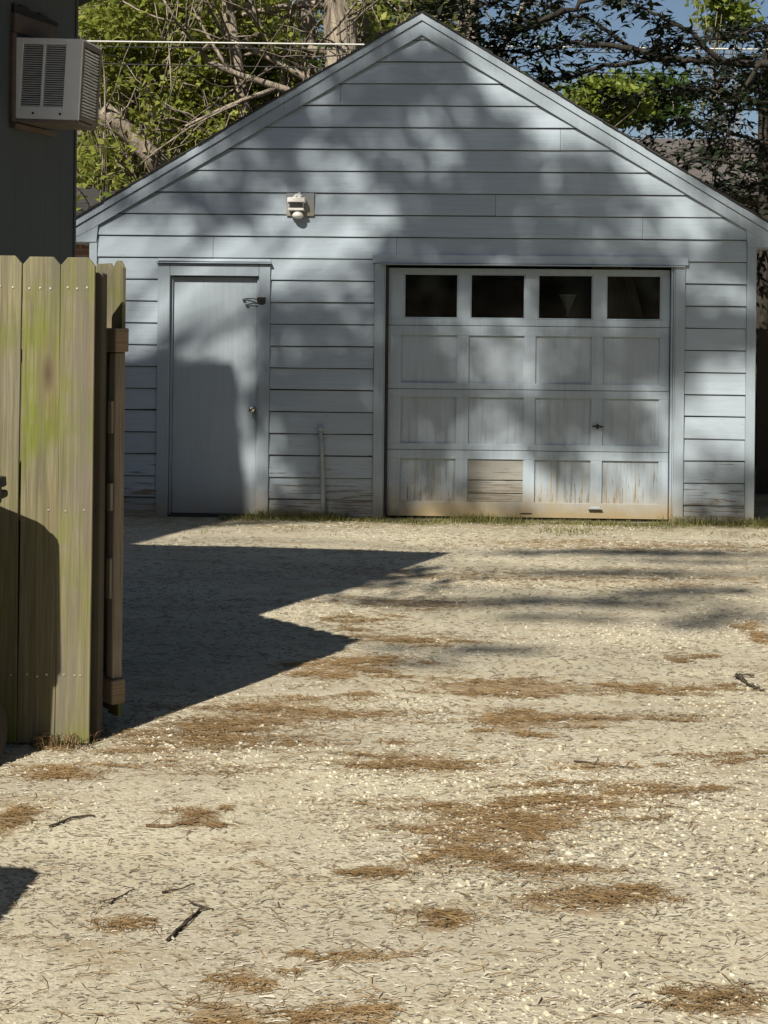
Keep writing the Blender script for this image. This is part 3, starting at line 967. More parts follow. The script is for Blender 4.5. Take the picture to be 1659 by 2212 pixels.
# with this rotation local +y points to the left side of the gate, so pickets sit at +y
gx = 0.0
for i in range(7):
    gw = .072 if i == 0 else .140
    picket(gate, gx, gw, .06 + random.uniform(-.01, .01), 1.828 + random.uniform(-.006, .006), M['fence_wood'], -.0605, .017)
    gx += gw + .0012
for zz in (1.475, .115):
    MB().box(-.055, .96, -.042, .0185, zz, zz + .092, .004).build('rail', M['rail_wood'], gate)
MB().box(-.034, .010, -.040, .006, .209, 1.473, .004).build('stile', M['stile_wood'], gate)
br = MB(); br.box(.90, .96, -.038, .0185, .209, 1.473, .003); br.build('stile', M['stile_wood'], gate)
for zz in (.52, .86, 1.16):
    hb = MB(); hb.box(-.030, -.004, .0065, .0195, zz, zz + random.uniform(.10, .16), .003); hb.build('splinter_block', M['stile_wood'], gate)

# ------------------------------------------------------------------ wheeled bin at the left edge, and an unseen copy added for its shadow
def make_bin(name, loc, rz, label, sc=.80):
    root = empty(name, loc, rz)
    setp(root, label, 'trash bin', 'wheeled trash bins at the left')
    W, Dp, H = .58, .66, .98
    root.scale = (sc, sc, 1.03)
    def ring(w, d, z, r):
        pts = []
        for (sx, sy, a0) in ((1, 1, 0), (-1, 1, 90), (-1, -1, 180), (1, -1, 270)):
            for kk in range(4):
                a = math.radians(a0 + 30 * kk)
                pts.append((sx * (w / 2 - r) + r * math.cos(a), sy * (d / 2 - r) + r * math.sin(a), z))
        return pts
    def loft(specs, nm, mat, parent, off=(0, 0, 0)):
        mb = MB(); n = 16; vs = []
        for (w, d, z, r, dx, dy) in specs:
            vs += [(x + dx + off[0], y_ + dy + off[1], zz + off[2]) for x, y_, zz in ring(w, d, z, r)]
        fs = []
        for i in range(len(specs) - 1):
            for kk in range(n):
                k2 = (kk + 1) % n
                fs.append((i * n + kk, i * n + k2, (i + 1) * n + k2, (i + 1) * n + kk))
        fs.append(tuple(range(n))[::-1]); e = (len(specs) - 1) * n
        fs.append(tuple(range(e, e + n)))
        mb.add(vs, fs)
        return mb.build(nm, mat, parent, False)
    loft([(.46, .50, .04, .05, 0, 0), (.48, .53, .10, .05, 0, 0), (.54, .60, .60, .05, 0, 0), (.565, .63, .90, .05, 0, 0), (.585, .65, .905, .05, 0, 0), (.60, .665, .915, .05, 0, 0), (.60, .665, .965, .05, 0, 0)], 'body', M['bin'], root)
    lid = loft([(.615, .69, .966, .05, 0, 0), (.625, .70, .972, .05, 0, 0), (.622, .695, 1.00, .05, 0, 0), (.57, .63, 1.005, .06, 0, 0), (.555, .61, 1.048, .06, 0, 0), (.50, .54, 1.062, .06, 0, 0)], 'lid', M['bin'], root)
    MB().tube([(-.25, .345, .93), (-.25, .385, .935), (.25, .385, .935), (.25, .345, .93)], .014, 8).build('handle', M['bin'], root)
    for s in (-1, 1):
        MB().lathe([(.02, -.025), (.115, -.025), (.125, -.015), (.125, .015), (.115, .025), (.02, .025)], 20, Matrix.Translation((s * .275, .24, .125)) @ Matrix.Rotation(math.radians(90), 4, 'Y')).build('wheel', M['iron'], root)
    MB().tube([(-.27, .24, .125), (.27, .24, .125)], .012, 8).build('axle', M['iron'], root)
    return root
make_bin('trash_bin', (-1.672, 4.984, 0), math.radians(-26), 'dark wheeled trash bin standing against the picket fence')
make_bin('trash_bin', (-1.775, 2.82, 0), math.radians(-4), 'unseen bin shape nearest the viewer, added to cast the lone ground shadow', .90)  # stand-in for an unknown caster out of frame

# ------------------------------------------------------------------ foliage tools
def leaf_quads(cent, size, rng, flat=0.0, fold=.35, aspect=.55, droop=0.0):
    n = len(cent)
    d = rng.normal(size=(n, 3)); d[:, 2] = d[:, 2] * (1 - flat) - droop
    d /= np.linalg.norm(d, axis=1, keepdims=True) + 1e-9
    up = rng.normal(size=(n, 3)); up[:, 2] += flat * 4
    s = np.cross(d, up); s /= np.linalg.norm(s, axis=1, keepdims=True) + 1e-9
    nn = np.cross(s, d)
    sz = (size * rng.uniform(.55, 1.35, n))[:, None]
    b = cent - d * sz * .5
    t = cent + d * sz * .5
    m = cent - d * sz * .08
    l = m + s * sz * aspect * .5 + nn * sz * fold * .25
    r = m - s * sz * aspect * .5 + nn * sz * fold * .25
    V = np.stack([b, r, t, l], 1).reshape(-1, 3)
    Fq = np.arange(4 * n).reshape(n, 4)
    return V, Fq

def curve_path(p0, p1, n, wob, rng, sag=0.0):
    p0, p1 = np.array(p0, float), np.array(p1, float)
    L = np.linalg.norm(p1 - p0)
    ts = np.linspace(0, 1, n)
    w = rng.normal(size=(n, 3)) * wob * L
    w = np.cumsum(w, 0) * .5
    w -= ts[:, None] * w[-1]
    w[0] = 0
    P = p0 + (p1 - p0) * ts[:, None] + w
    P[:, 2] += -sag * L * np.sin(ts * math.pi)
    return P

class Tree:
    def __init__(self, seed):
        self.rng = np.random.default_rng(seed)
        self.wood = MB(); self.twigs = []; self.leaves = []
    def limb(self, pts, r0, r1, sides=7):
        n = len(pts)
        self.wood.tube([tuple(p) for p in pts], [r0 + (r1 - r0) * (i / (n - 1)) ** .8 for i in range(n)], sides)
    def grow(self, p, d, length, r, level, maxl, spread, up, kids):
        """simple recursive branching, leaves gather at the last two levels"""
        rng = self.rng
        d = d / np.linalg.norm(d)
        end = p + d * length
        pts = curve_path(p, end, 5 if level < 2 else 4, .06, rng)
        self.limb(pts, r, r * .55, 7 if level == 0 else (5 if level == 1 else 4))
        if level >= maxl - 1:
            for q in pts[1:]: self.twigs.append((q, length * .35))
        if level < maxl:
            for i in range(kids):
                t = rng.uniform(.35, 1.0)
                q = pts[0] + (pts[-1] - pts[0]) * t
                nd = d + rng.normal(size=3) * spread; nd[2] += up
                self.grow(q, nd, length * rng.uniform(.5, .75), r * .5, level + 1, maxl, spread, up, kids)
    def foliate(self, per, size, jitter, flat=0.0, droop=0.0, aspect=.55):
        if not self.twigs: return
        P = np.array([t[0] for t in self.twigs]); S = np.array([t[1] for t in self.twigs])
        P = np.repeat(P, per, 0); S = np.repeat(S, per)
        c = P + self.rng.normal(size=P.shape) * (S * jitter)[:, None]
        self.leaves.append(leaf_quads(c, size, self.rng, flat, droop=droop, aspect=aspect))
    def add_leaves(self, c, size, **kw):
        self.leaves.append(leaf_quads(np.asarray(c), size, self.rng, **kw))
    def build(self, name, label, bark, leaf, group=None, cat='tree', loc=(0, 0, 0)):
        root = empty(name, loc)
        setp(root, label, cat, group)
        off = np.array(loc)
        self.wood.v = [tuple(np.array(v) - off) for v in self.wood.v]
        self.wood.build('trunk', bark, root, True, fix=False)
        if self.leaves:
            V = []; Fs = []; b = 0
            for v, f in self.leaves:
                V.append(v - off); Fs.append(f + b); b += len(v)
            np_mesh('crown', np.concatenate(V), np.concatenate(Fs), leaf, root)
        return root

# ------------------------------------------------------------------ woods behind the garage (left)
def px(x, y, Y): return np.array(depth_pt(x, y, Y))
def fill_px(rng, n, x0, x1, y0, y1, Y0, Y1):
    Y = rng.uniform(Y0, Y1, n); x = rng.uniform(x0, x1, n); y = rng.uniform(y0, y1, n)
    return np.stack([(x - CX) / F_PX * Y, Y, CAM_H - (y - CY) / F_PX * Y], 1)

def wood_tree(name, label, seed, base, top, r, Yd, crown, n_limb, leaf, bark='bark', per=7, size=.105, group='woodland trees behind the garage', maxl=3, llen=1.5, n_bare=8):
    t = Tree(seed); rng = t.rng
    base = np.array(base, float); top = np.array(top, float)
    pts = curve_path(base, top, 9, .018, rng)
    t.limb(pts, r, r * .62, 14)
    for i in range(n_limb):
        f = rng.uniform(crown, 1.0)
        k = f * 8; i0 = min(7, int(k)); q = pts[i0] + (pts[i0 + 1] - pts[i0]) * (k - i0)
        a = rng.uniform(0, 2 * math.pi)
        d = np.array([math.cos(a), math.sin(a) * .8 + .1, rng.uniform(-.15, .7)])
        t.grow(q, d, llen * rng.uniform(.7, 1.25), r * .22, 1, maxl, .60, .06, 3)
    # leaves only on part of the twigs, in small drooping sprays
    keep = [tw for tw in t.twigs if mnoise.noise(Vector(tw[0]) * 1.1) > -.12]
    t.twigs = keep
    t.foliate(per, size, .42, aspect=.62, flat=.3, droop=.25)
    # bare crossing twigs in front
    for i in range(n_bare):
        f = rng.uniform(crown, .95)
        k = f * 8; i0 = min(7, int(k)); q = pts[i0] + (pts[i0 + 1] - pts[i0]) * (k - i0)
        e = q + np.array([rng.normal() * 1.2, -rng.uniform(.2, 1.4), rng.uniform(-.8, 1.3)])
        c = curve_path(q, e, 7, .06, rng)
        t.limb(c, .016, .005, 5)
        for j in range(4):
            c2 = curve_path(c[int(rng.integers(2, 6))], e + rng.normal(size=3) * .5, 5, .08, rng)
            t.limb(c2, .007, .003, 4)
    return t.build(name, label, M[bark], M[leaf], group, loc=tuple(base))

W = 'woodland_tree'
def gb(x, Y, dz=0): p = depth_pt(x, CY, Y); return (p.x, Y, dz)
wood_tree(W, 'thick pale trunk with furrowed bark just left of the garage ridge', 21, gb(728, 17.0), tuple(px(738, -260, 17.0)), .29, 20, .45, 5, 'leaf_spring', per=3, n_bare=3)
wood_tree(W, 'slimmer grey trunk rising beside the thick pale trunk', 22, gb(672, 17.5), tuple(px(650, -240, 17.5)), .13, 19, .35, 10, 'leaf_spring')
wood_tree(W, 'leaning trunk that slants to the upper left behind the wires', 23, gb(640, 17.4), tuple(px(455, -180, 17.4)), .11, 18, .35, 16, 'leaf_spring')
wood_tree(W, 'young leafy tree beside the window air conditioner', 24, gb(255, 18.0), tuple(px(300, -150, 18.2)), .10, 18, .25, 18, 'leaf_spring')
wood_tree(W, 'yellow green tree between air conditioner and leaning trunk', 25, gb(405, 19.2), tuple(px(395, -160, 19.4)), .12, 19, .30, 18, 'leaf_spring')
wood_tree(W, 'thin trunk just right of the garage ridge', 26, gb(1032, 17.6), tuple(px(1020, -240, 17.6)), .20, 20, .45, 9, 'leaf_mid')
wood_tree(W, 'thin dark trunk between thick pale trunk and garage ridge', 27, gb(812, 18.0), tuple(px(800, -240, 18.0)), .14, 21, .5, 5, 'leaf_mid')
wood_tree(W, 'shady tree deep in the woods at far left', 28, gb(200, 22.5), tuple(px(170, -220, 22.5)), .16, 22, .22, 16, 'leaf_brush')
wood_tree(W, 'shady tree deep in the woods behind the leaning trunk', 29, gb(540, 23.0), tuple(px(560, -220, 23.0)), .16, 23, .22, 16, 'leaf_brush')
# broken snag leaning over to the left
t = Tree(31)
t.limb(curve_path(px(400, 420, 17.2), px(222, 235, 16.8), 7, .02, t.rng), .14, .105, 12)
for i in range(16):
    q = px(400, 420, 17.2) + (px(222, 235, 16.8) - px(400, 420, 17.2)) * t.rng.uniform(.05, .8)
    t.grow(q, np.array([t.rng.normal(), t.rng.normal() * .6 - .3, t.rng.uniform(-.2, .9)]), .55, .014, 1, 2, .5, .1, 2)
q0 = px(400, 420, 17.2); t.limb([q0, q0 + np.array([.5, .4, -1.6]), np.array([q0[0] + .7, q0[1] + .6, -.1])], .16, .2, 10)
t.build('leaning_snag', 'broken pale tree snag leaning left above the garage roof', M['bark'], None, cat='tree snag', loc=(q0[0] + .7, q0[1] + .6, 0))
t = Tree(32)
t.limb(curve_path(np.array([*gb(378, 18.4)]), px(386, 190, 18.4), 7, .02, t.rng), .10, .06, 10)
for i in range(9):
    q = px(380, 330 - i * 15, 18.4)
    t.grow(q, np.array([t.rng.normal(), t.rng.normal() * .5 - .3, .4]), .7, .018, 1, 3, .6, .1, 2)
t.build('dead_stump', 'short grey dead stem standing between snag and leaning trunk', M['bark'], None, cat='dead tree', loc=gb(378, 18.4))

# understorey shrubs that close the view between the trunks
def shrub(name, label, seed, x, y, Y, rx, rz, n, leaf, size=.095, stems=4, group='understorey shrubs behind the garage', ry=.8):
    t = Tree(seed); rng = t.rng
    c = px(x, y, Y); base = np.array([c[0], Y, 0.0])
    for i in range(stems):
        e = c + rng.normal(size=3) * np.array([rx, ry, rz]) * .6
        t.limb(curve_path(base + np.clip(rng.normal(size=3), -1.2, 1.2) * np.array([.9, .5, 0]), e, 8, .07, rng), .026, .006, 5)
        for j in range(6):
            e2 = e + rng.normal(size=3) * np.array([rx, ry, rz]) * .45
            t.limb(curve_path(base + (e - base) * rng.uniform(.6, .95), e2, 4, .06, rng), .011, .004, 4)
    # leaves gathered in sprays
    ns = max(8, n // 20)
    sp = rng.normal(size=(ns, 3)); sp /= np.linalg.norm(sp, axis=1, keepdims=True)
    sp *= rng.uniform(.25, 1.05, (ns, 1)) ** .6
    sp = c + sp * np.array([rx, ry, rz])
    cc = np.repeat(sp, n // ns, 0) + rng.normal(size=(ns * (n // ns), 3)) * np.array([.13, .12, .06])
    t.add_leaves(cc, size, flat=.35, aspect=.65)
    return t.build(name, label, M['bark'], M[leaf], group, 'shrub', loc=tuple(base))
U = 'understorey_shrub'
shrub(U, 'yellow green shrub right behind the house corner', 41, 205, 375, 19.3, .45, .40, 1120, 'leaf_spring')
shrub(U, 'leafy shrub below the window air conditioner', 42, 270, 330, 18.2, .55, .45, 1040, 'leaf_spring')
shrub(U, 'low leafy shrub over the left roof slope', 43, 470, 290, 17.6, .5, .35, 960, 'leaf_spring')
shrub(U, 'bright leafy shrub against the thick pale trunk', 44, 610, 190, 18.6, .45, .45, 1440, 'leaf_bright')
shrub(U, 'bushy shrub high above the left roof slope', 45, 500, 160, 18.8, .8, .6, 1920, 'leaf_spring')
shrub(U, 'tangled shrub at the top left over the white cable', 46, 300, 50, 17.4, .9, .6, 2400, 'leaf_spring')
shrub(U, 'tangled shrub at the top beside the leaning trunk', 47, 560, 40, 18.2, .7, .5, 1760, 'leaf_spring')
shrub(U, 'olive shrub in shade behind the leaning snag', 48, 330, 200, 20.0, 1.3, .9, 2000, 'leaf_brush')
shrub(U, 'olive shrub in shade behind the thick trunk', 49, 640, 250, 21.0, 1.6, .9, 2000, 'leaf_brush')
shrub(U, 'leafy shrub between snag and leaning trunk', 54, 400, 190, 17.7, .55, .5, 1440, 'leaf_spring')
shrub(U, 'leafy shrub tucked under the wires at left', 55, 230, 180, 18.0, .5, .5, 1280, 'leaf_spring')
shrub(U, 'sparse shrub in front of the thick pale trunk top', 56, 800, 60, 17.3, .3, .3, 256, 'leaf_spring')

# distant wood that reads as one mass
def far_wood():
    rng = np.random.default_rng(60)
    n = 95000
    Y = rng.uniform(26, 34, n)
    X = rng.uniform(-17, 7.5, n)
    H = 9.5 + 2.2 * np.sin(X * .9) + 1.4 * np.sin(X * 2.3 + 1)
    right = np.clip((X - .6) / 2.2, 0, 1)
    H = H * (1 - right) + (4.1 + .5 * np.sin(X * 2.1)) * right
    Z = rng.uniform(0, 1, n) ** .8 * H
    V, Fq = leaf_quads(np.stack([X, Y, Z], 1), .25, rng, .2, aspect=.7)
    o = np_mesh('far_wood', V, Fq, M['leaf_brush'])
    setp(o, 'dim mass of far woodland filling the gaps behind the trees', 'woods', kind='stuff')
far_wood()

# ------------------------------------------------------------------ right: sunlit bush, neighbour house, dark evergreen boughs
shrub('sunlit_bush', 'bright sunlit green bush above the neighbour roof', 51, 1312, 222, 26.0, .85, .42, 2600, 'leaf_bright', .15, 7, None, 1.0)
shrub('sunlit_bush', 'small bright green tuft at the top right against the sky', 52, 1570, 25, 24.0, .45, .45, 700, 'leaf_bright', .15, 5, None, .5)
shrub('sunlit_bush', 'hazy mid green bush behind the brighter bush', 53, 1420, 215, 29.0, 1.2, .6, 1500, 'leaf_mid', .17, 7, None, 1.2)

nh = empty('neighbour_house', (4.6, 22.5, 0), math.radians(-3))
setp(nh, 'low neighbour house with brown roof behind the right roof slope', 'house')
mb = MB(); mb.box(-1.35, 3.2, .4, 5, -.05, 4.02); mb.build('wall', M['wall_dim'], nh)
for i in range(14):
    z = 1.2 + i * .2
    MB().box(-1.36, 3.21, .372, .398, z + .004, z + .196, .003).build('siding_board', M['wall_dim'], nh)
mb = MB()
mb.add([(-1.6, .0, 4.0), (3.5, .0, 4.0), (3.5, 2.6, 5.12), (-1.6, 2.6, 5.12), (3.5, 5.3, 4.0), (-1.6, 5.3, 4.0),
        (-1.6, .0, 3.9), (3.5, .0, 3.9), (3.5, 5.3, 3.9), (-1.6, 5.3, 3.9)],
       [(0, 1, 2, 3), (3, 2, 4, 5), (6, 7, 1, 0), (9, 5, 4, 8), (6, 9, 8, 7), (0, 3, 5, 9, 6), (1, 7, 8, 4, 2)])
roof = mb.build('roof', M['roof_brown'], nh)
for i in range(9):
    f0 = i / 9
    z = 4.0 + 1.12 * f0; yy = 2.6 * f0
    MB().box(-1.62, 3.52, yy - .01, yy + .30, z + .004, z + .014 + .128 * 0 , 0).build('shingle_course', M['roof_brown'], roof).rotation_euler = (0, 0, 0)
    bpy.context.view_layer.update
for ch in list(roof.children):
    me = ch.data
    zs = [v.co.z for v in me.vertices]; z0 = min(zs); ys = [v.co.y for v in me.vertices]; y0 = min(ys)
    for v in me.vertices: v.co.z += (v.co.y - y0) * 1.12 / 2.6 + .002

bh = empty('brick_house', (-5.35, 16.4, 0), 0)
setp(bh, 'salmon brick house with dark roof glimpsed left of the garage', 'house')
MB().box(-2.2, 2.35, 0, 3.0, -.05, 2.72).build('wall', M['brick'], bh)
mb = MB(); mb.add([(-2.5, -.2, 2.72), (2.5, -.2, 2.72), (2.5, 1.5, 3.42), (-2.5, 1.5, 3.42), (2.5, 3.2, 2.72), (-2.5, 3.2, 2.72), (-2.5, -.2, 2.64), (2.5, -.2, 2.64), (2.5, 3.2, 2.64), (-2.5, 3.2, 2.64)],
       [(0, 1, 2, 3), (3, 2, 4, 5), (6, 7, 1, 0), (9, 5, 4, 8), (6, 9, 8, 7), (0, 3, 5, 9, 6), (1, 7, 8, 4, 2)])
mb.build('roof', M['shingle'], bh)

sf = empty('board_fence', (3.5, 14.6, 0), math.radians(-4))
setp(sf, 'dark board fence in shade at the right garage corner', 'fence')
for i in range(20):
    MB().box(-.3 + i * .148, -.3 + i * .148 + .138, -.01, .012, .03, 1.72 + random.uniform(-.02, .02), .002).build('board', M['dark_fence'], sf)
for z in (.35, 1.35):
    MB().box(-.3, 2.7, .0135, .05, z, z + .09, .003).build('rail', M['dark_fence'], sf)

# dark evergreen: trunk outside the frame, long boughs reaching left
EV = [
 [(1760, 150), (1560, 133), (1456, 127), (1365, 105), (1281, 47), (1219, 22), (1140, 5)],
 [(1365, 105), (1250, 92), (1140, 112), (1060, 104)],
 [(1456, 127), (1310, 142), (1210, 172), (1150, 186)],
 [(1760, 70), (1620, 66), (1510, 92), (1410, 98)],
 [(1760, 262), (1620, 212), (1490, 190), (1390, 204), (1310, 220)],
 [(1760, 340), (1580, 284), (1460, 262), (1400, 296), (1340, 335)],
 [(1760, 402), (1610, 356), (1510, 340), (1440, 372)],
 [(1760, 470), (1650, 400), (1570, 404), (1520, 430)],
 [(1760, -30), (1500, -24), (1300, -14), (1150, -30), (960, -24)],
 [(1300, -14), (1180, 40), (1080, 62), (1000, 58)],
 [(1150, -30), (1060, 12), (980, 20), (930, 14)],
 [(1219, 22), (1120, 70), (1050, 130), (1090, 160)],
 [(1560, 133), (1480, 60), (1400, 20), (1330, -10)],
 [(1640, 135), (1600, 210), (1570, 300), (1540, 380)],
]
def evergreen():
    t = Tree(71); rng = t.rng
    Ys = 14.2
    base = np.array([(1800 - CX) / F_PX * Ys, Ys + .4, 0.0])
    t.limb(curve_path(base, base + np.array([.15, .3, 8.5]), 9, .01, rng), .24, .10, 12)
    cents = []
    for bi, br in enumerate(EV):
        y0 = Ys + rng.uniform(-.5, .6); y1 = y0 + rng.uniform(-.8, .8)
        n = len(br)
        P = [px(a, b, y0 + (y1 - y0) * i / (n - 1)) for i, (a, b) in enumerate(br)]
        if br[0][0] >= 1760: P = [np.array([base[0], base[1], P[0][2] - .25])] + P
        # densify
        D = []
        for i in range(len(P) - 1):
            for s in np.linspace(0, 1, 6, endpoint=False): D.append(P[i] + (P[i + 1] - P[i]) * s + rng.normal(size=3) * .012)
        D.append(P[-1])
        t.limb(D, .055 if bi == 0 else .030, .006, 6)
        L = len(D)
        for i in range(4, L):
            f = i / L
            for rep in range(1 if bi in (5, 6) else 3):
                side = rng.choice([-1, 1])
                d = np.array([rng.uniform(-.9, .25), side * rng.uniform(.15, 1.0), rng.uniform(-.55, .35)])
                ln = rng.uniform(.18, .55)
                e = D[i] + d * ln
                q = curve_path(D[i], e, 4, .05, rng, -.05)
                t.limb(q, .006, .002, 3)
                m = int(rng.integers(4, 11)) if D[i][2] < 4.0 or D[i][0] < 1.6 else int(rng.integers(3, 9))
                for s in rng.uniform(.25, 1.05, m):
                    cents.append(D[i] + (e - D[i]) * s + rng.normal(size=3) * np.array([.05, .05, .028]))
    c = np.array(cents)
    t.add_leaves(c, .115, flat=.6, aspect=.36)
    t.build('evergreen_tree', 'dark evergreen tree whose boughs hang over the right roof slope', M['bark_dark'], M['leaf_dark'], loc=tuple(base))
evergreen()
# screen of darker evergreen further back, lower right
def back_evergreen():
    t = Tree(72); rng = t.rng
    Y = 18.5
    base = np.array([(1640 - CX) / F_PX * Y, Y, 0.0])
    t.limb(curve_path(base, base + np.array([.1, .1, 5.6]), 8, .012, rng), .16, .05, 10)
    for i in range(46):
        f = rng.uniform(.30, .98)
        z = 5.6 * f
        a = rng.uniform(0, 2 * math.pi)
        ln = 1.45 * (1.12 - f) + .35
        p = base + np.array([.1 * f, .1 * f, z])
        t.grow(p, np.array([math.cos(a), math.sin(a), .05]), ln, .02, 1, 3, .4, -.02, 3)
    t.foliate(6, .10, .5, flat=.5, aspect=.42)
    t.build('evergreen_tree', 'shaded evergreen standing behind the hanging boughs at right', M['bark_dark'], M['leaf_dark'], loc=tuple(base))
back_evergreen()

# ------------------------------------------------------------------ overhead cables
def cable(name, label, pa, pb, Y, r, mat, sag=.0):
    a = px(*pa, Y); b = px(*pb, Y)
    d = (b - a); a2 = a - d * 1.6; b2 = b + d * 1.6
    pts = []
    for i in range(25):
        f = i / 24
        p = a2 + (b2 - a2) * f; p[2] -= sag * (1 - (2 * f - 1) ** 2) - sag * .9
        pts.append(tuple(p))
    o = MB().tube(pts, r, 6).build(name, mat, None, True)
    setp(o, label, 'cable', 'overhead cables behind the garage')
cable('overhead_cable', 'thick white sunlit cable stretched across the trees', (165, 89), (1160, 101), 15.2, .0095, M['cable_white'])
cable('overhead_cable', 'thin dark wire just below the white cable', (220, 101), (1160, 112), 15.6, .005, M['cable_dark'])
cable('overhead_cable', 'thin dark wire lowest of the three, well below the white cable', (220, 138), (720, 147), 15.0, .006, M['cable_dark'])

# ------------------------------------------------------------------ shade tree behind the viewer: its crown throws the soft shadows
FAC = [(905,175,60,35,1.0),(830,205,50,22,1.2),(700,265,120,25,1.0),(1050,300,45,40,1.2),(620,300,90,25,.9),(960,330,60,20,.4),
 (880,395,50,25,.6),(1100,400,60,45,1.3),(1200,390,50,30,.6),(1270,370,45,30,1.0),(470,425,110,22,1.1),(650,390,80,16,.9),
 (1080,460,100,28,1.5),(1240,455,80,25,.7),(560,455,60,18,.8),(980,500,110,25,1.0),(1330,480,60,20,.5),(1600,565,50,30,1.3),
 (1540,545,40,15,.6),(1100,545,160,14,1.0),(950,575,90,25,1.0),(840,590,40,40,.8),(1350,600,110,30,.5),(800,650,120,20,.5),
 (670,715,80,25,1.0),(690,800,90,25,.7),(870,780,45,50,1.0),(960,790,60,35,.5),(880,890,60,50,1.1),(1245,770,40,60,1.2),
 (1330,740,90,30,.8),(1420,760,40,60,.8),(1560,715,90,28,1.6),(1480,800,40,60,.6),(1330,900,110,32,1.3),(1180,900,60,30,.5),
 (640,870,60,40,.9),(740,900,80,40,1.0),(720,985,90,40,.8),(640,1010,40,30,.6),(790,1060,60,40,1.0),(1050,860,60,30,.4),
 (1200,1000,50,25,.5),(1060,1020,80,30,.5),(1560,1060,90,35,.9),(1600,1010,30,40,.5),]
LIT = [(648,455,45,38,2.2),(540,700,40,60,.8),(540,520,230,45,1.3),(430,650,110,70,1.3),(310,640,90,90,1.2),(1550,910,120,120,2.6),(1290,270,120,55,.7),(640,600,110,55,.8),(1340,835,80,28,.7),(1060,930,70,60,.6),
 (570,960,50,160,1.0),(1390,1050,110,50,.7),(900,1050,70,50,.5),(1500,620,50,40,.8),(1170,330,70,30,.6),(800,330,60,25,.5),(1130,540,60,14,.5),(1390,500,120,25,.8),(920,660,80,25,.5),(1100,780,60,40,.4),(1420,400,60,40,.8),(760,490,150,24,.8)]

GRD = [(1400,1195,280,8,1.2),(1350,1240,300,9,.9),(1500,1215,200,6,.8),(900,1300,150,9,.8),(1250,1300,280,14,.9),(1480,1275,150,12,.9),
 (1560,1330,110,12,.9),(1480,1350,60,15,1.0),(1000,1400,180,12,.7),(900,1430,110,12,.8),(1200,1330,200,9,.6)]
def shade_tree():
    t = Tree(81); rng = t.rng
    back = -np.array(SUN)
    base = np.array([-15.0, -3.5, 0.0])
    trunk = curve_path(base, base + np.array([1.5, .4, 20.0]), 12, .008, rng)
    t.limb(trunk, .50, .14, 14)
    LEAF = .16; SHADE_K = 2.7
    spots = []
    # crown density as seen from the garage front: thicker boughs at FAC, gaps at LIT
    for i in range(2000):
        x, y = rng.uniform(150, 1720), rng.uniform(20, 1150)
        d = .20
        for (ax, ay, rx, ry, w) in FAC: d += 2.5 * w * math.exp(-((x - ax) / rx) ** 2 - ((y - ay) / ry) ** 2)
        for (ax, ay, rx, ry, w) in LIT: d -= .95 * w * math.exp(-((x - ax) / rx) ** 2 - ((y - ay) / ry) ** 2)
        if rng.uniform(0, 2.2) > d: continue
        p = np.array(facade_pt(x, y))
        L = rng.uniform(17.5, 23.0)
        spots.append((p + back * L, np.array([.22, .2, .13]), 1.0, .058))
    for (x, y, rx, ry, d) in GRD:
        p = np.array(ground_pt(x, y)); Y = p[1]
        a = rx / (F_PX / Y); b = ry * Y * Y / 4712.0
        L = rng.uniform(22, 30)
        spots.append((p + back * L, np.array([a, b * .6, b * .45]), d, 3.14 * a * b))
    # leaf clumps added as a lower bough to shade the window unit
    p = np.array([-1.55, 6.6, 2.75])
    for L in (6.0, 7.2):
        spots.append((p + back * L, np.array([.50, .40, .42]), .35, 1.1))
    C = []
    for (c, rad, d, area) in spots:
        n = max(3, int(area * d * SHADE_K / (LEAF * LEAF * .30)))
        q = rng.normal(size=(n, 3)) * .55
        C.append(c + q * rad)
        if len(C) % 9 and area < .1: continue
        # twig and limb that carry the clump
        zt = max(3.0, min(19.5, c[2] - 1.5 - .25 * np.linalg.norm(c[:2] - trunk[-1][:2])))
        k = zt / 20.0 * 11; i0 = min(10, int(k)); q0 = trunk[i0] + (trunk[i0 + 1] - trunk[i0]) * (k - i0)
        pts = curve_path(q0, c, 7, .03, rng, -.05)
        t.limb(pts, .045, .012, 5)
    C = np.concatenate(C)
    # the rest of the crown, on the side that shades nothing in view
    extra = rng.normal(size=(5000, 3)) * np.array([2.0, 2.2, 2.2]) + np.array([-20.0, -9.0, 21.0])
    t.add_leaves(np.concatenate([C, extra]), LEAF, aspect=.6)
    t.build('shade_tree', 'tall tree left behind the viewer, seen only by its shadows', M['bark'], M['leaf_mid'], loc=tuple(base))
shade_tree()

# unseen woods added round the yard to hold back the low sky light
def added_yard_woods():
    rng = np.random.default_rng(83)
    C = []
    for (x, y, r, z0, z1) in ((-4, -13, 4, 0, 13), (1.5, -14, 4.5, 0, 15), (7, -13, 4.5, 0, 15), (11.5, -7, 4, 0, 14), (13, 0, 4, 0, 15), (13, 7, 4, 0, 14), (12, 14, 3.5, 0, 10),
                              (-17, 3, 3.5, 0, 14), (-17, 10, 4, 0, 15), (-15, 17, 4, 0, 13), (9, 21, 2.5, 0, 6)):
        n = 2600
        q = rng.normal(size=(n, 3)); q /= np.linalg.norm(q, axis=1, keepdims=True); q *= rng.uniform(.55, 1.0, (n, 1))
        c = np.stack([x + q[:, 0] * r, y + q[:, 1] * r, (z0 + z1) / 2 + q[:, 2] * (z1 - z0) / 2], 1)
        C.append(c)
    V, Fq = leaf_quads(np.concatenate(C), .55, rng, .1, aspect=.7)
    o = np_mesh('added_yard_woods', V, Fq, M['leaf_dark'])
    setp(o, 'unseen dark trees added round the yard to hold back sky light', 'woods', kind='stuff')
added_yard_woods()

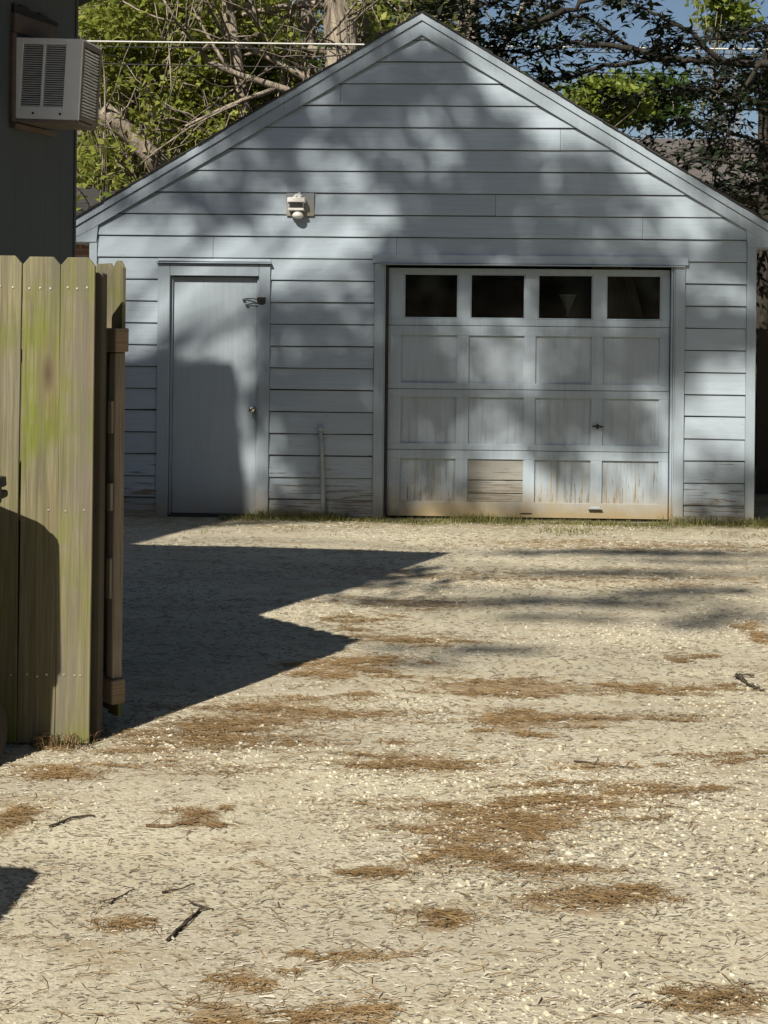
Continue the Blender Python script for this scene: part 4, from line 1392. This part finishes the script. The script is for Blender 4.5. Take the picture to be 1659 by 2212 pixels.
# ------------------------------------------------------------------ gravel, litter, grass
def in_view_pts(rng, n, y0=3.0, y1=12.2, pw=1.6, margin=1.12):
    u = rng.uniform(0, 1, n)
    Y = y0 + (y1 - y0) * u ** pw
    X = rng.uniform(-1, 1, n) * (Y * .268 * margin + .1)
    return X, Y

def vnoise(X, Y, s, seed):
    return np.array([mnoise.noise(Vector((x * s, y * s, seed))) for x, y in zip(X, Y)])

def gravel():
    rng = np.random.default_rng(91)
    n = 95000
    X, Y = in_view_pts(rng, n)
    d = vnoise(X, Y * 1.4, .8, 4.0) + .5 * vnoise(X, Y, 2.5, 8.0)
    for (gx_, gy_, w, r1, r2) in ((1050, 1720, .9, .9, .55), (1560, 1760, .5, .5, .7), (760, 1900, .4, .6, .4), (300, 1640, .5, .8, .25), (1300, 2000, -.5, 1.0, .45), (300, 1900, -.5, .8, .5), (500, 2150, -.35, .6, .25), (1350, 1830, -.5, .45, .3)):
        c = ground_pt(gx_, gy_)
        d += w * np.exp(-((X - c.x) / r1) ** 2 - ((Y - c.y) / r2) ** 2)
    d -= .25 * np.clip((4.6 - Y) / 1.2, 0, 1)
    keep = rng.uniform(-.35, .8, n) < d
    X, Y, d = X[keep], Y[keep], d[keep]
    n = len(X)
    r = np.exp(rng.normal(math.log(.0034), .50, n)) * (1 + .5 * np.clip(d, 0, 1))
    r = np.clip(r * (1 + (Y - 4) * .035), .0022, .011)
    Z = np.array([gh(x, y) for x, y in zip(X, Y)])
    base = np.array([(1, 0, 0), (-.5, .87, 0), (-.5, -.87, 0), (.25, .43, .8), (-.55, 0, .75), (.3, -.45, .7)], float)
    V = base[None] * (1 + rng.uniform(-.35, .35, (n, 6, 3)))
    V[:, :, 0] *= rng.uniform(.8, 1.5, (n, 1)); V[:, :, 2] *= rng.uniform(.45, 1.0, (n, 1))
    a = rng.uniform(0, 2 * np.pi, n); ca, sa = np.cos(a)[:, None], np.sin(a)[:, None]
    x2 = V[:, :, 0] * ca - V[:, :, 1] * sa; y2 = V[:, :, 0] * sa + V[:, :, 1] * ca
    V = np.stack([x2, y2, V[:, :, 2]], 2) * r[:, None, None]
    V += np.stack([X, Y, Z - .0012], 1)[:, None, :]
    f = np.array([(3, 4, 5), (0, 1, 3), (1, 4, 3), (1, 2, 4), (2, 5, 4), (2, 0, 5), (0, 3, 5)])
    Fc = (f[None] + (np.arange(n) * 6)[:, None, None]).reshape(-1, 3)
    o = np_mesh('gravel', V.reshape(-1, 3), Fc, M['gravel'])
    setp(o, 'loose pale limestone gravel strewn over the drive', 'gravel', kind='stuff')
gravel()

def strips(X, Y, Z, L, w, ang, tilt, curve, rng):
    """thin bent blades lying about: two quads each"""
    n = len(X)
    dx, dy = np.cos(ang), np.sin(ang)
    c = np.stack([X, Y, Z], 1)
    d = np.stack([dx * np.cos(tilt), dy * np.cos(tilt), np.sin(tilt)], 1)
    s = np.stack([-dy, dx, np.zeros(n)], 1)
    p0 = c - d * L[:, None] * .5
    p1 = c + s * (curve * L)[:, None] + np.array([0, 0, 1]) * (L * .06)[:, None]
    p2 = c + d * L[:, None] * .5
    ww = (s * w[:, None] * .5)
    up = np.array([0, 0, 1]) * (w * .45)[:, None]
    V = np.stack([p0 - ww, p0 + ww + up, p1 + ww + up, p1 - ww, p2 + ww * .6 + up, p2 - ww * .6], 1).reshape(-1, 3)
    f = np.array([(0, 3, 2, 1), (3, 5, 4, 2)])
    Fq = (f[None] + (np.arange(n) * 6)[:, None, None]).reshape(-1, 4)
    return V, Fq

def needles():
    rng = np.random.default_rng(93)
    XS, YS, ZL = [], [], []
    for (x, y, rx, ry, d) in PATCH:
        c = ground_pt(x, y); Y = c.y
        a = rx / (F_PX / Y); b = ry * Y * Y / 4712.0
        n = int(min(7000, 80 + 6500 * a * b * d * 3.14))
        q = rng.normal(size=(n, 2)) * .50
        # ragged clumping
        k = rng.normal(size=(max(6, int(a * 34)), 2)) * .75
        kl = rng.uniform(.08, .5, (len(k), 1)); ks = rng.normal(0, .35, (len(k), 1))
        pick = rng.integers(0, len(k), n)
        al = rng.normal(size=(n, 1)) * kl[pick]
        st = k[pick] + np.concatenate([al, al * ks[pick] + rng.normal(size=(n, 1)) * .13], 1)
        q = np.where(rng.uniform(size=(n, 1)) < .70, st, q * 2.1)
        XS.append(c.x + q[:, 0] * a); YS.append(Y + q[:, 1] * b)
        ZL.append(rng.uniform(.001, .006, n) * min(1.3, d) + .003 * np.exp(-(q ** 2).sum(1) * 3) * d)
    # single needles everywhere
    X, Y = in_view_pts(rng, 2600, pw=1.3)
    XS.append(X); YS.append(Y); ZL.append(np.full(len(X), .004))
    X = np.concatenate(XS); Y = np.concatenate(YS); zl = np.concatenate(ZL)
    n = len(X)
    Z = np.array([gh(x, y) for x, y in zip(X, Y)]) + zl
    L = rng.uniform(.03, .085, n); w = rng.uniform(.0012, .0026, n) * (1 + (Y - 4).clip(0) * .10)
    ang = rng.normal(0.0, .85, n)
    V, Fq = strips(X, Y, Z, L, w, ang, rng.normal(0, .10, n), rng.normal(0, .12, n), rng)
    o = np_mesh('pine_needle_litter', V, Fq, M['needles'])
    setp(o, 'brown fallen pine needles lying in drifts on the gravel', 'pine needles', kind='stuff')
    # dark specks of bark and short stems
    X, Y = in_view_pts(rng, 1500, pw=1.4)
    keep = rng.uniform(-.6, .6, len(X)) < vnoise(X, Y, 1.1, 21.0) - .2 * np.clip((5 - Y) / 1.5, 0, 1)
    X, Y = X[keep], Y[keep]; n = len(X)
    Z = np.array([gh(x, y) for x, y in zip(X, Y)]) + .004
    V, Fq = strips(X, Y, Z, rng.uniform(.012, .045, n), rng.uniform(.0025, .007, n), rng.normal(0, .7, n), rng.normal(0, .08, n), rng.normal(0, .1, n), rng)
    X, Y = in_view_pts(rng, 52000, pw=1.5)
    dn = vnoise(X, Y * 1.5, .9, 27.0) + .5 * vnoise(X, Y, 2.6, 29.0)
    keep = rng.uniform(-.7, .75, len(X)) < dn
    X, Y = X[keep], Y[keep]; n = len(X)
    Z = np.array([gh(x, y) for x, y in zip(X, Y)]) + .0022
    f = 1 + (Y - 3.5) * .10
    V2, F2 = strips(X, Y, Z, rng.uniform(.006, .024, n) * f, rng.uniform(.0018, .0042, n) * f, rng.normal(0, .55, n), rng.normal(0, .10, n), rng.normal(0, .12, n), rng)
    Fq = np.concatenate([Fq, F2 + len(V)]); V = np.concatenate([V, V2])
    o = np_mesh('bark_debris', V, Fq, M['debris'])
    setp(o, 'small dark flakes of bark and stem scattered on the drive', 'debris', kind='stuff')
needles()

def grass():
    rng = np.random.default_rng(95)
    n = 26000
    U = rng.uniform(-1.4, 3.9, n)
    dep = np.abs(rng.normal(0, .42, n)) + .01
    Xl = U; Yl = -.045 - dep
    dens = vnoise(Xl, Yl * 2, 1.6, 31.0)
    keep = rng.uniform(-.15, .55, n) < dens - dep * .25
    Xl, Yl, dep = Xl[keep], Yl[keep], dep[keep]
    # tufts against the wall
    TX, TY = [], []
    for (u, s, m) in ((-.80, .18, 500), (-.50, .12, 350), (.75, .10, 260), (.95, .14, 300), (2.62, .12, 420), (2.9, .15, 200), (3.12, .10, 320), (3.4, .2, 300), (-1.0, .12, 220)):
        TX.append(rng.normal(u, s, m)); TY.append(-.05 - np.abs(rng.normal(0, .06, m)))
    nb = len(Xl); tx = np.concatenate(TX); ty = np.concatenate(TY)
    tall = np.concatenate([np.full(nb, .022) + .02 * np.clip(.3 - dep, 0, .3), np.full(len(tx), .055)])
    Xl = np.concatenate([Xl, tx]); Yl = np.concatenate([Yl, ty]); n = len(Xl)
    ca, sa = math.cos(GYAW), math.sin(GYAW)
    X = GLOC.x + Xl * ca - Yl * sa; Y = GLOC.y + Xl * sa + Yl * ca
    Z = np.array([gh(x, y) for x, y in zip(X, Y)]) - .003
    H = tall * rng.uniform(.5, 1.7, n)
    a = rng.uniform(0, 2 * np.pi, n)
    lean = rng.uniform(.2, .9, n) * H
    s = np.stack([np.cos(a), np.sin(a), np.zeros(n)], 1) * rng.uniform(.0015, .0035, n)[:, None]
    le = np.stack([np.cos(a + 1.5), np.sin(a + 1.5), np.zeros(n)], 1) * lean[:, None]
    b = np.stack([X, Y, Z], 1); up = np.array([0, 0, 1.0])
    mdl = b + le * .35 + up * (H * .6)[:, None]
    tip = b + le + up * H[:, None]
    V = np.stack([b - s, b + s, mdl + s * .7, mdl - s * .7, tip + s * .1, tip - s * .1], 1).reshape(-1, 3)
    f = np.array([(0, 1, 2, 3), (3, 2, 4, 5)])
    Fq = (f[None] + (np.arange(n) * 6)[:, None, None]).reshape(-1, 4)
    o = np_mesh('grass', V, Fq, M['grass'])
    setp(o, 'thin strip of short grass along the foot of the garage', 'grass', kind='stuff')
grass()

# dry grass tuft under the fence corner
def dry_tuft():
    rng = np.random.default_rng(97)
    c = ground_pt(140, 1612); n = 160
    X = rng.normal(c.x, .05, n); Y = rng.normal(c.y - .03, .025, n)
    H = rng.uniform(.02, .07, n); a = rng.uniform(0, 6.28, n)
    b = np.stack([X, Y, np.zeros(n)], 1)
    s = np.stack([np.cos(a), np.sin(a), np.zeros(n)], 1) * .0013
    le = np.stack([np.cos(a + 1.4), np.sin(a + 1.4), np.zeros(n)], 1) * (H * rng.uniform(.4, 1.3, n))[:, None]
    mdl = b + le * .4 + np.array([0, 0, 1.]) * (H * .8)[:, None]; tip = b + le + np.array([0, 0, 1.]) * (H * .85)[:, None]
    V = np.stack([b - s, b + s, mdl + s, mdl - s, tip + s * .2, tip - s * .2], 1).reshape(-1, 3)
    f = np.array([(0, 1, 2, 3), (3, 2, 4, 5)])
    o = np_mesh('dry_grass_tuft', V, (f[None] + (np.arange(n) * 6)[:, None, None]).reshape(-1, 4), M['needles'])
    setp(o, 'dry straw tuft at the foot of the picket fence', 'grass tuft', kind='stuff')
dry_tuft()

# fallen sticks, each one a thing
def stick(label, lines, r, mat='twig'):
    o_pts = [[Vector((*ground_pt(x, y).xy, 0)) for x, y in ln] for ln in lines]
    c = o_pts[0][0].copy()
    mb = MB()
    for j, ln in enumerate(o_pts):
        n = len(ln); P = []
        rr = r if j == 0 else r * .6
        for i, p in enumerate(ln):
            z = gh(p.x, p.y) + rr * .8 + random.uniform(.0, .004) + (.006 if j else 0)
            P.append(Vector((p.x, p.y, z)) - c)
        # add wobble points
        Q = []
        for i in range(n - 1):
            for s in (0, .33, .66):
                q = P[i].lerp(P[i + 1], s)
                if s: q += Vector((random.uniform(-1, 1), random.uniform(-1, 1), random.uniform(-.3, .6))) * rr * 1.2
                Q.append(q)
        Q.append(P[-1])
        mb.tube(Q, [rr * (1 - .55 * i / (len(Q) - 1)) * random.uniform(.85, 1.2) for i in range(len(Q))], 7)
    o = mb.build('fallen_stick', M[mat], None, True, fix=False)
    o.location = c
    setp(o, label, 'stick', 'fallen sticks on the gravel')
stick('dark forked stick, thickest of the sticks in the left foreground', [[(362, 2036), (395, 2005), (430, 1976), (447, 1969), (462, 1970)], [(447, 1969), (420, 1963), (400, 1955)], [(372, 2030), (412, 1995), (428, 1978)]], .0048)
stick('thin stick lying left of the forked stick', [[(236, 1957), (255, 1945), (290, 1925)], [(250, 1950), (225, 1953), (212, 1952)]], .003)
stick('short dark stick just above the forked stick', [[(350, 1934), (385, 1928), (420, 1915)]], .0032)
stick('curled stick at the right edge of the drive', [[(1592, 1461), (1612, 1476), (1630, 1490), (1652, 1494)], [(1612, 1476), (1600, 1468), (1585, 1466)], [(1630, 1463), (1605, 1461), (1592, 1463)]], .010)
stick('grey crooked stick near the left edge below the fence', [[(108, 1790), (140, 1778), (190, 1765), (205, 1768)]], .005)
stick('pale stick tipped with brown needles', [[(316, 1788), (370, 1789), (400, 1783), (430, 1772)]], .005, 'twig_pale')
stick('slender dark stick by the white stones at centre right', [[(1240, 1652), (1300, 1658), (1368, 1666)], [(1285, 1657), (1295, 1640)]], .004)
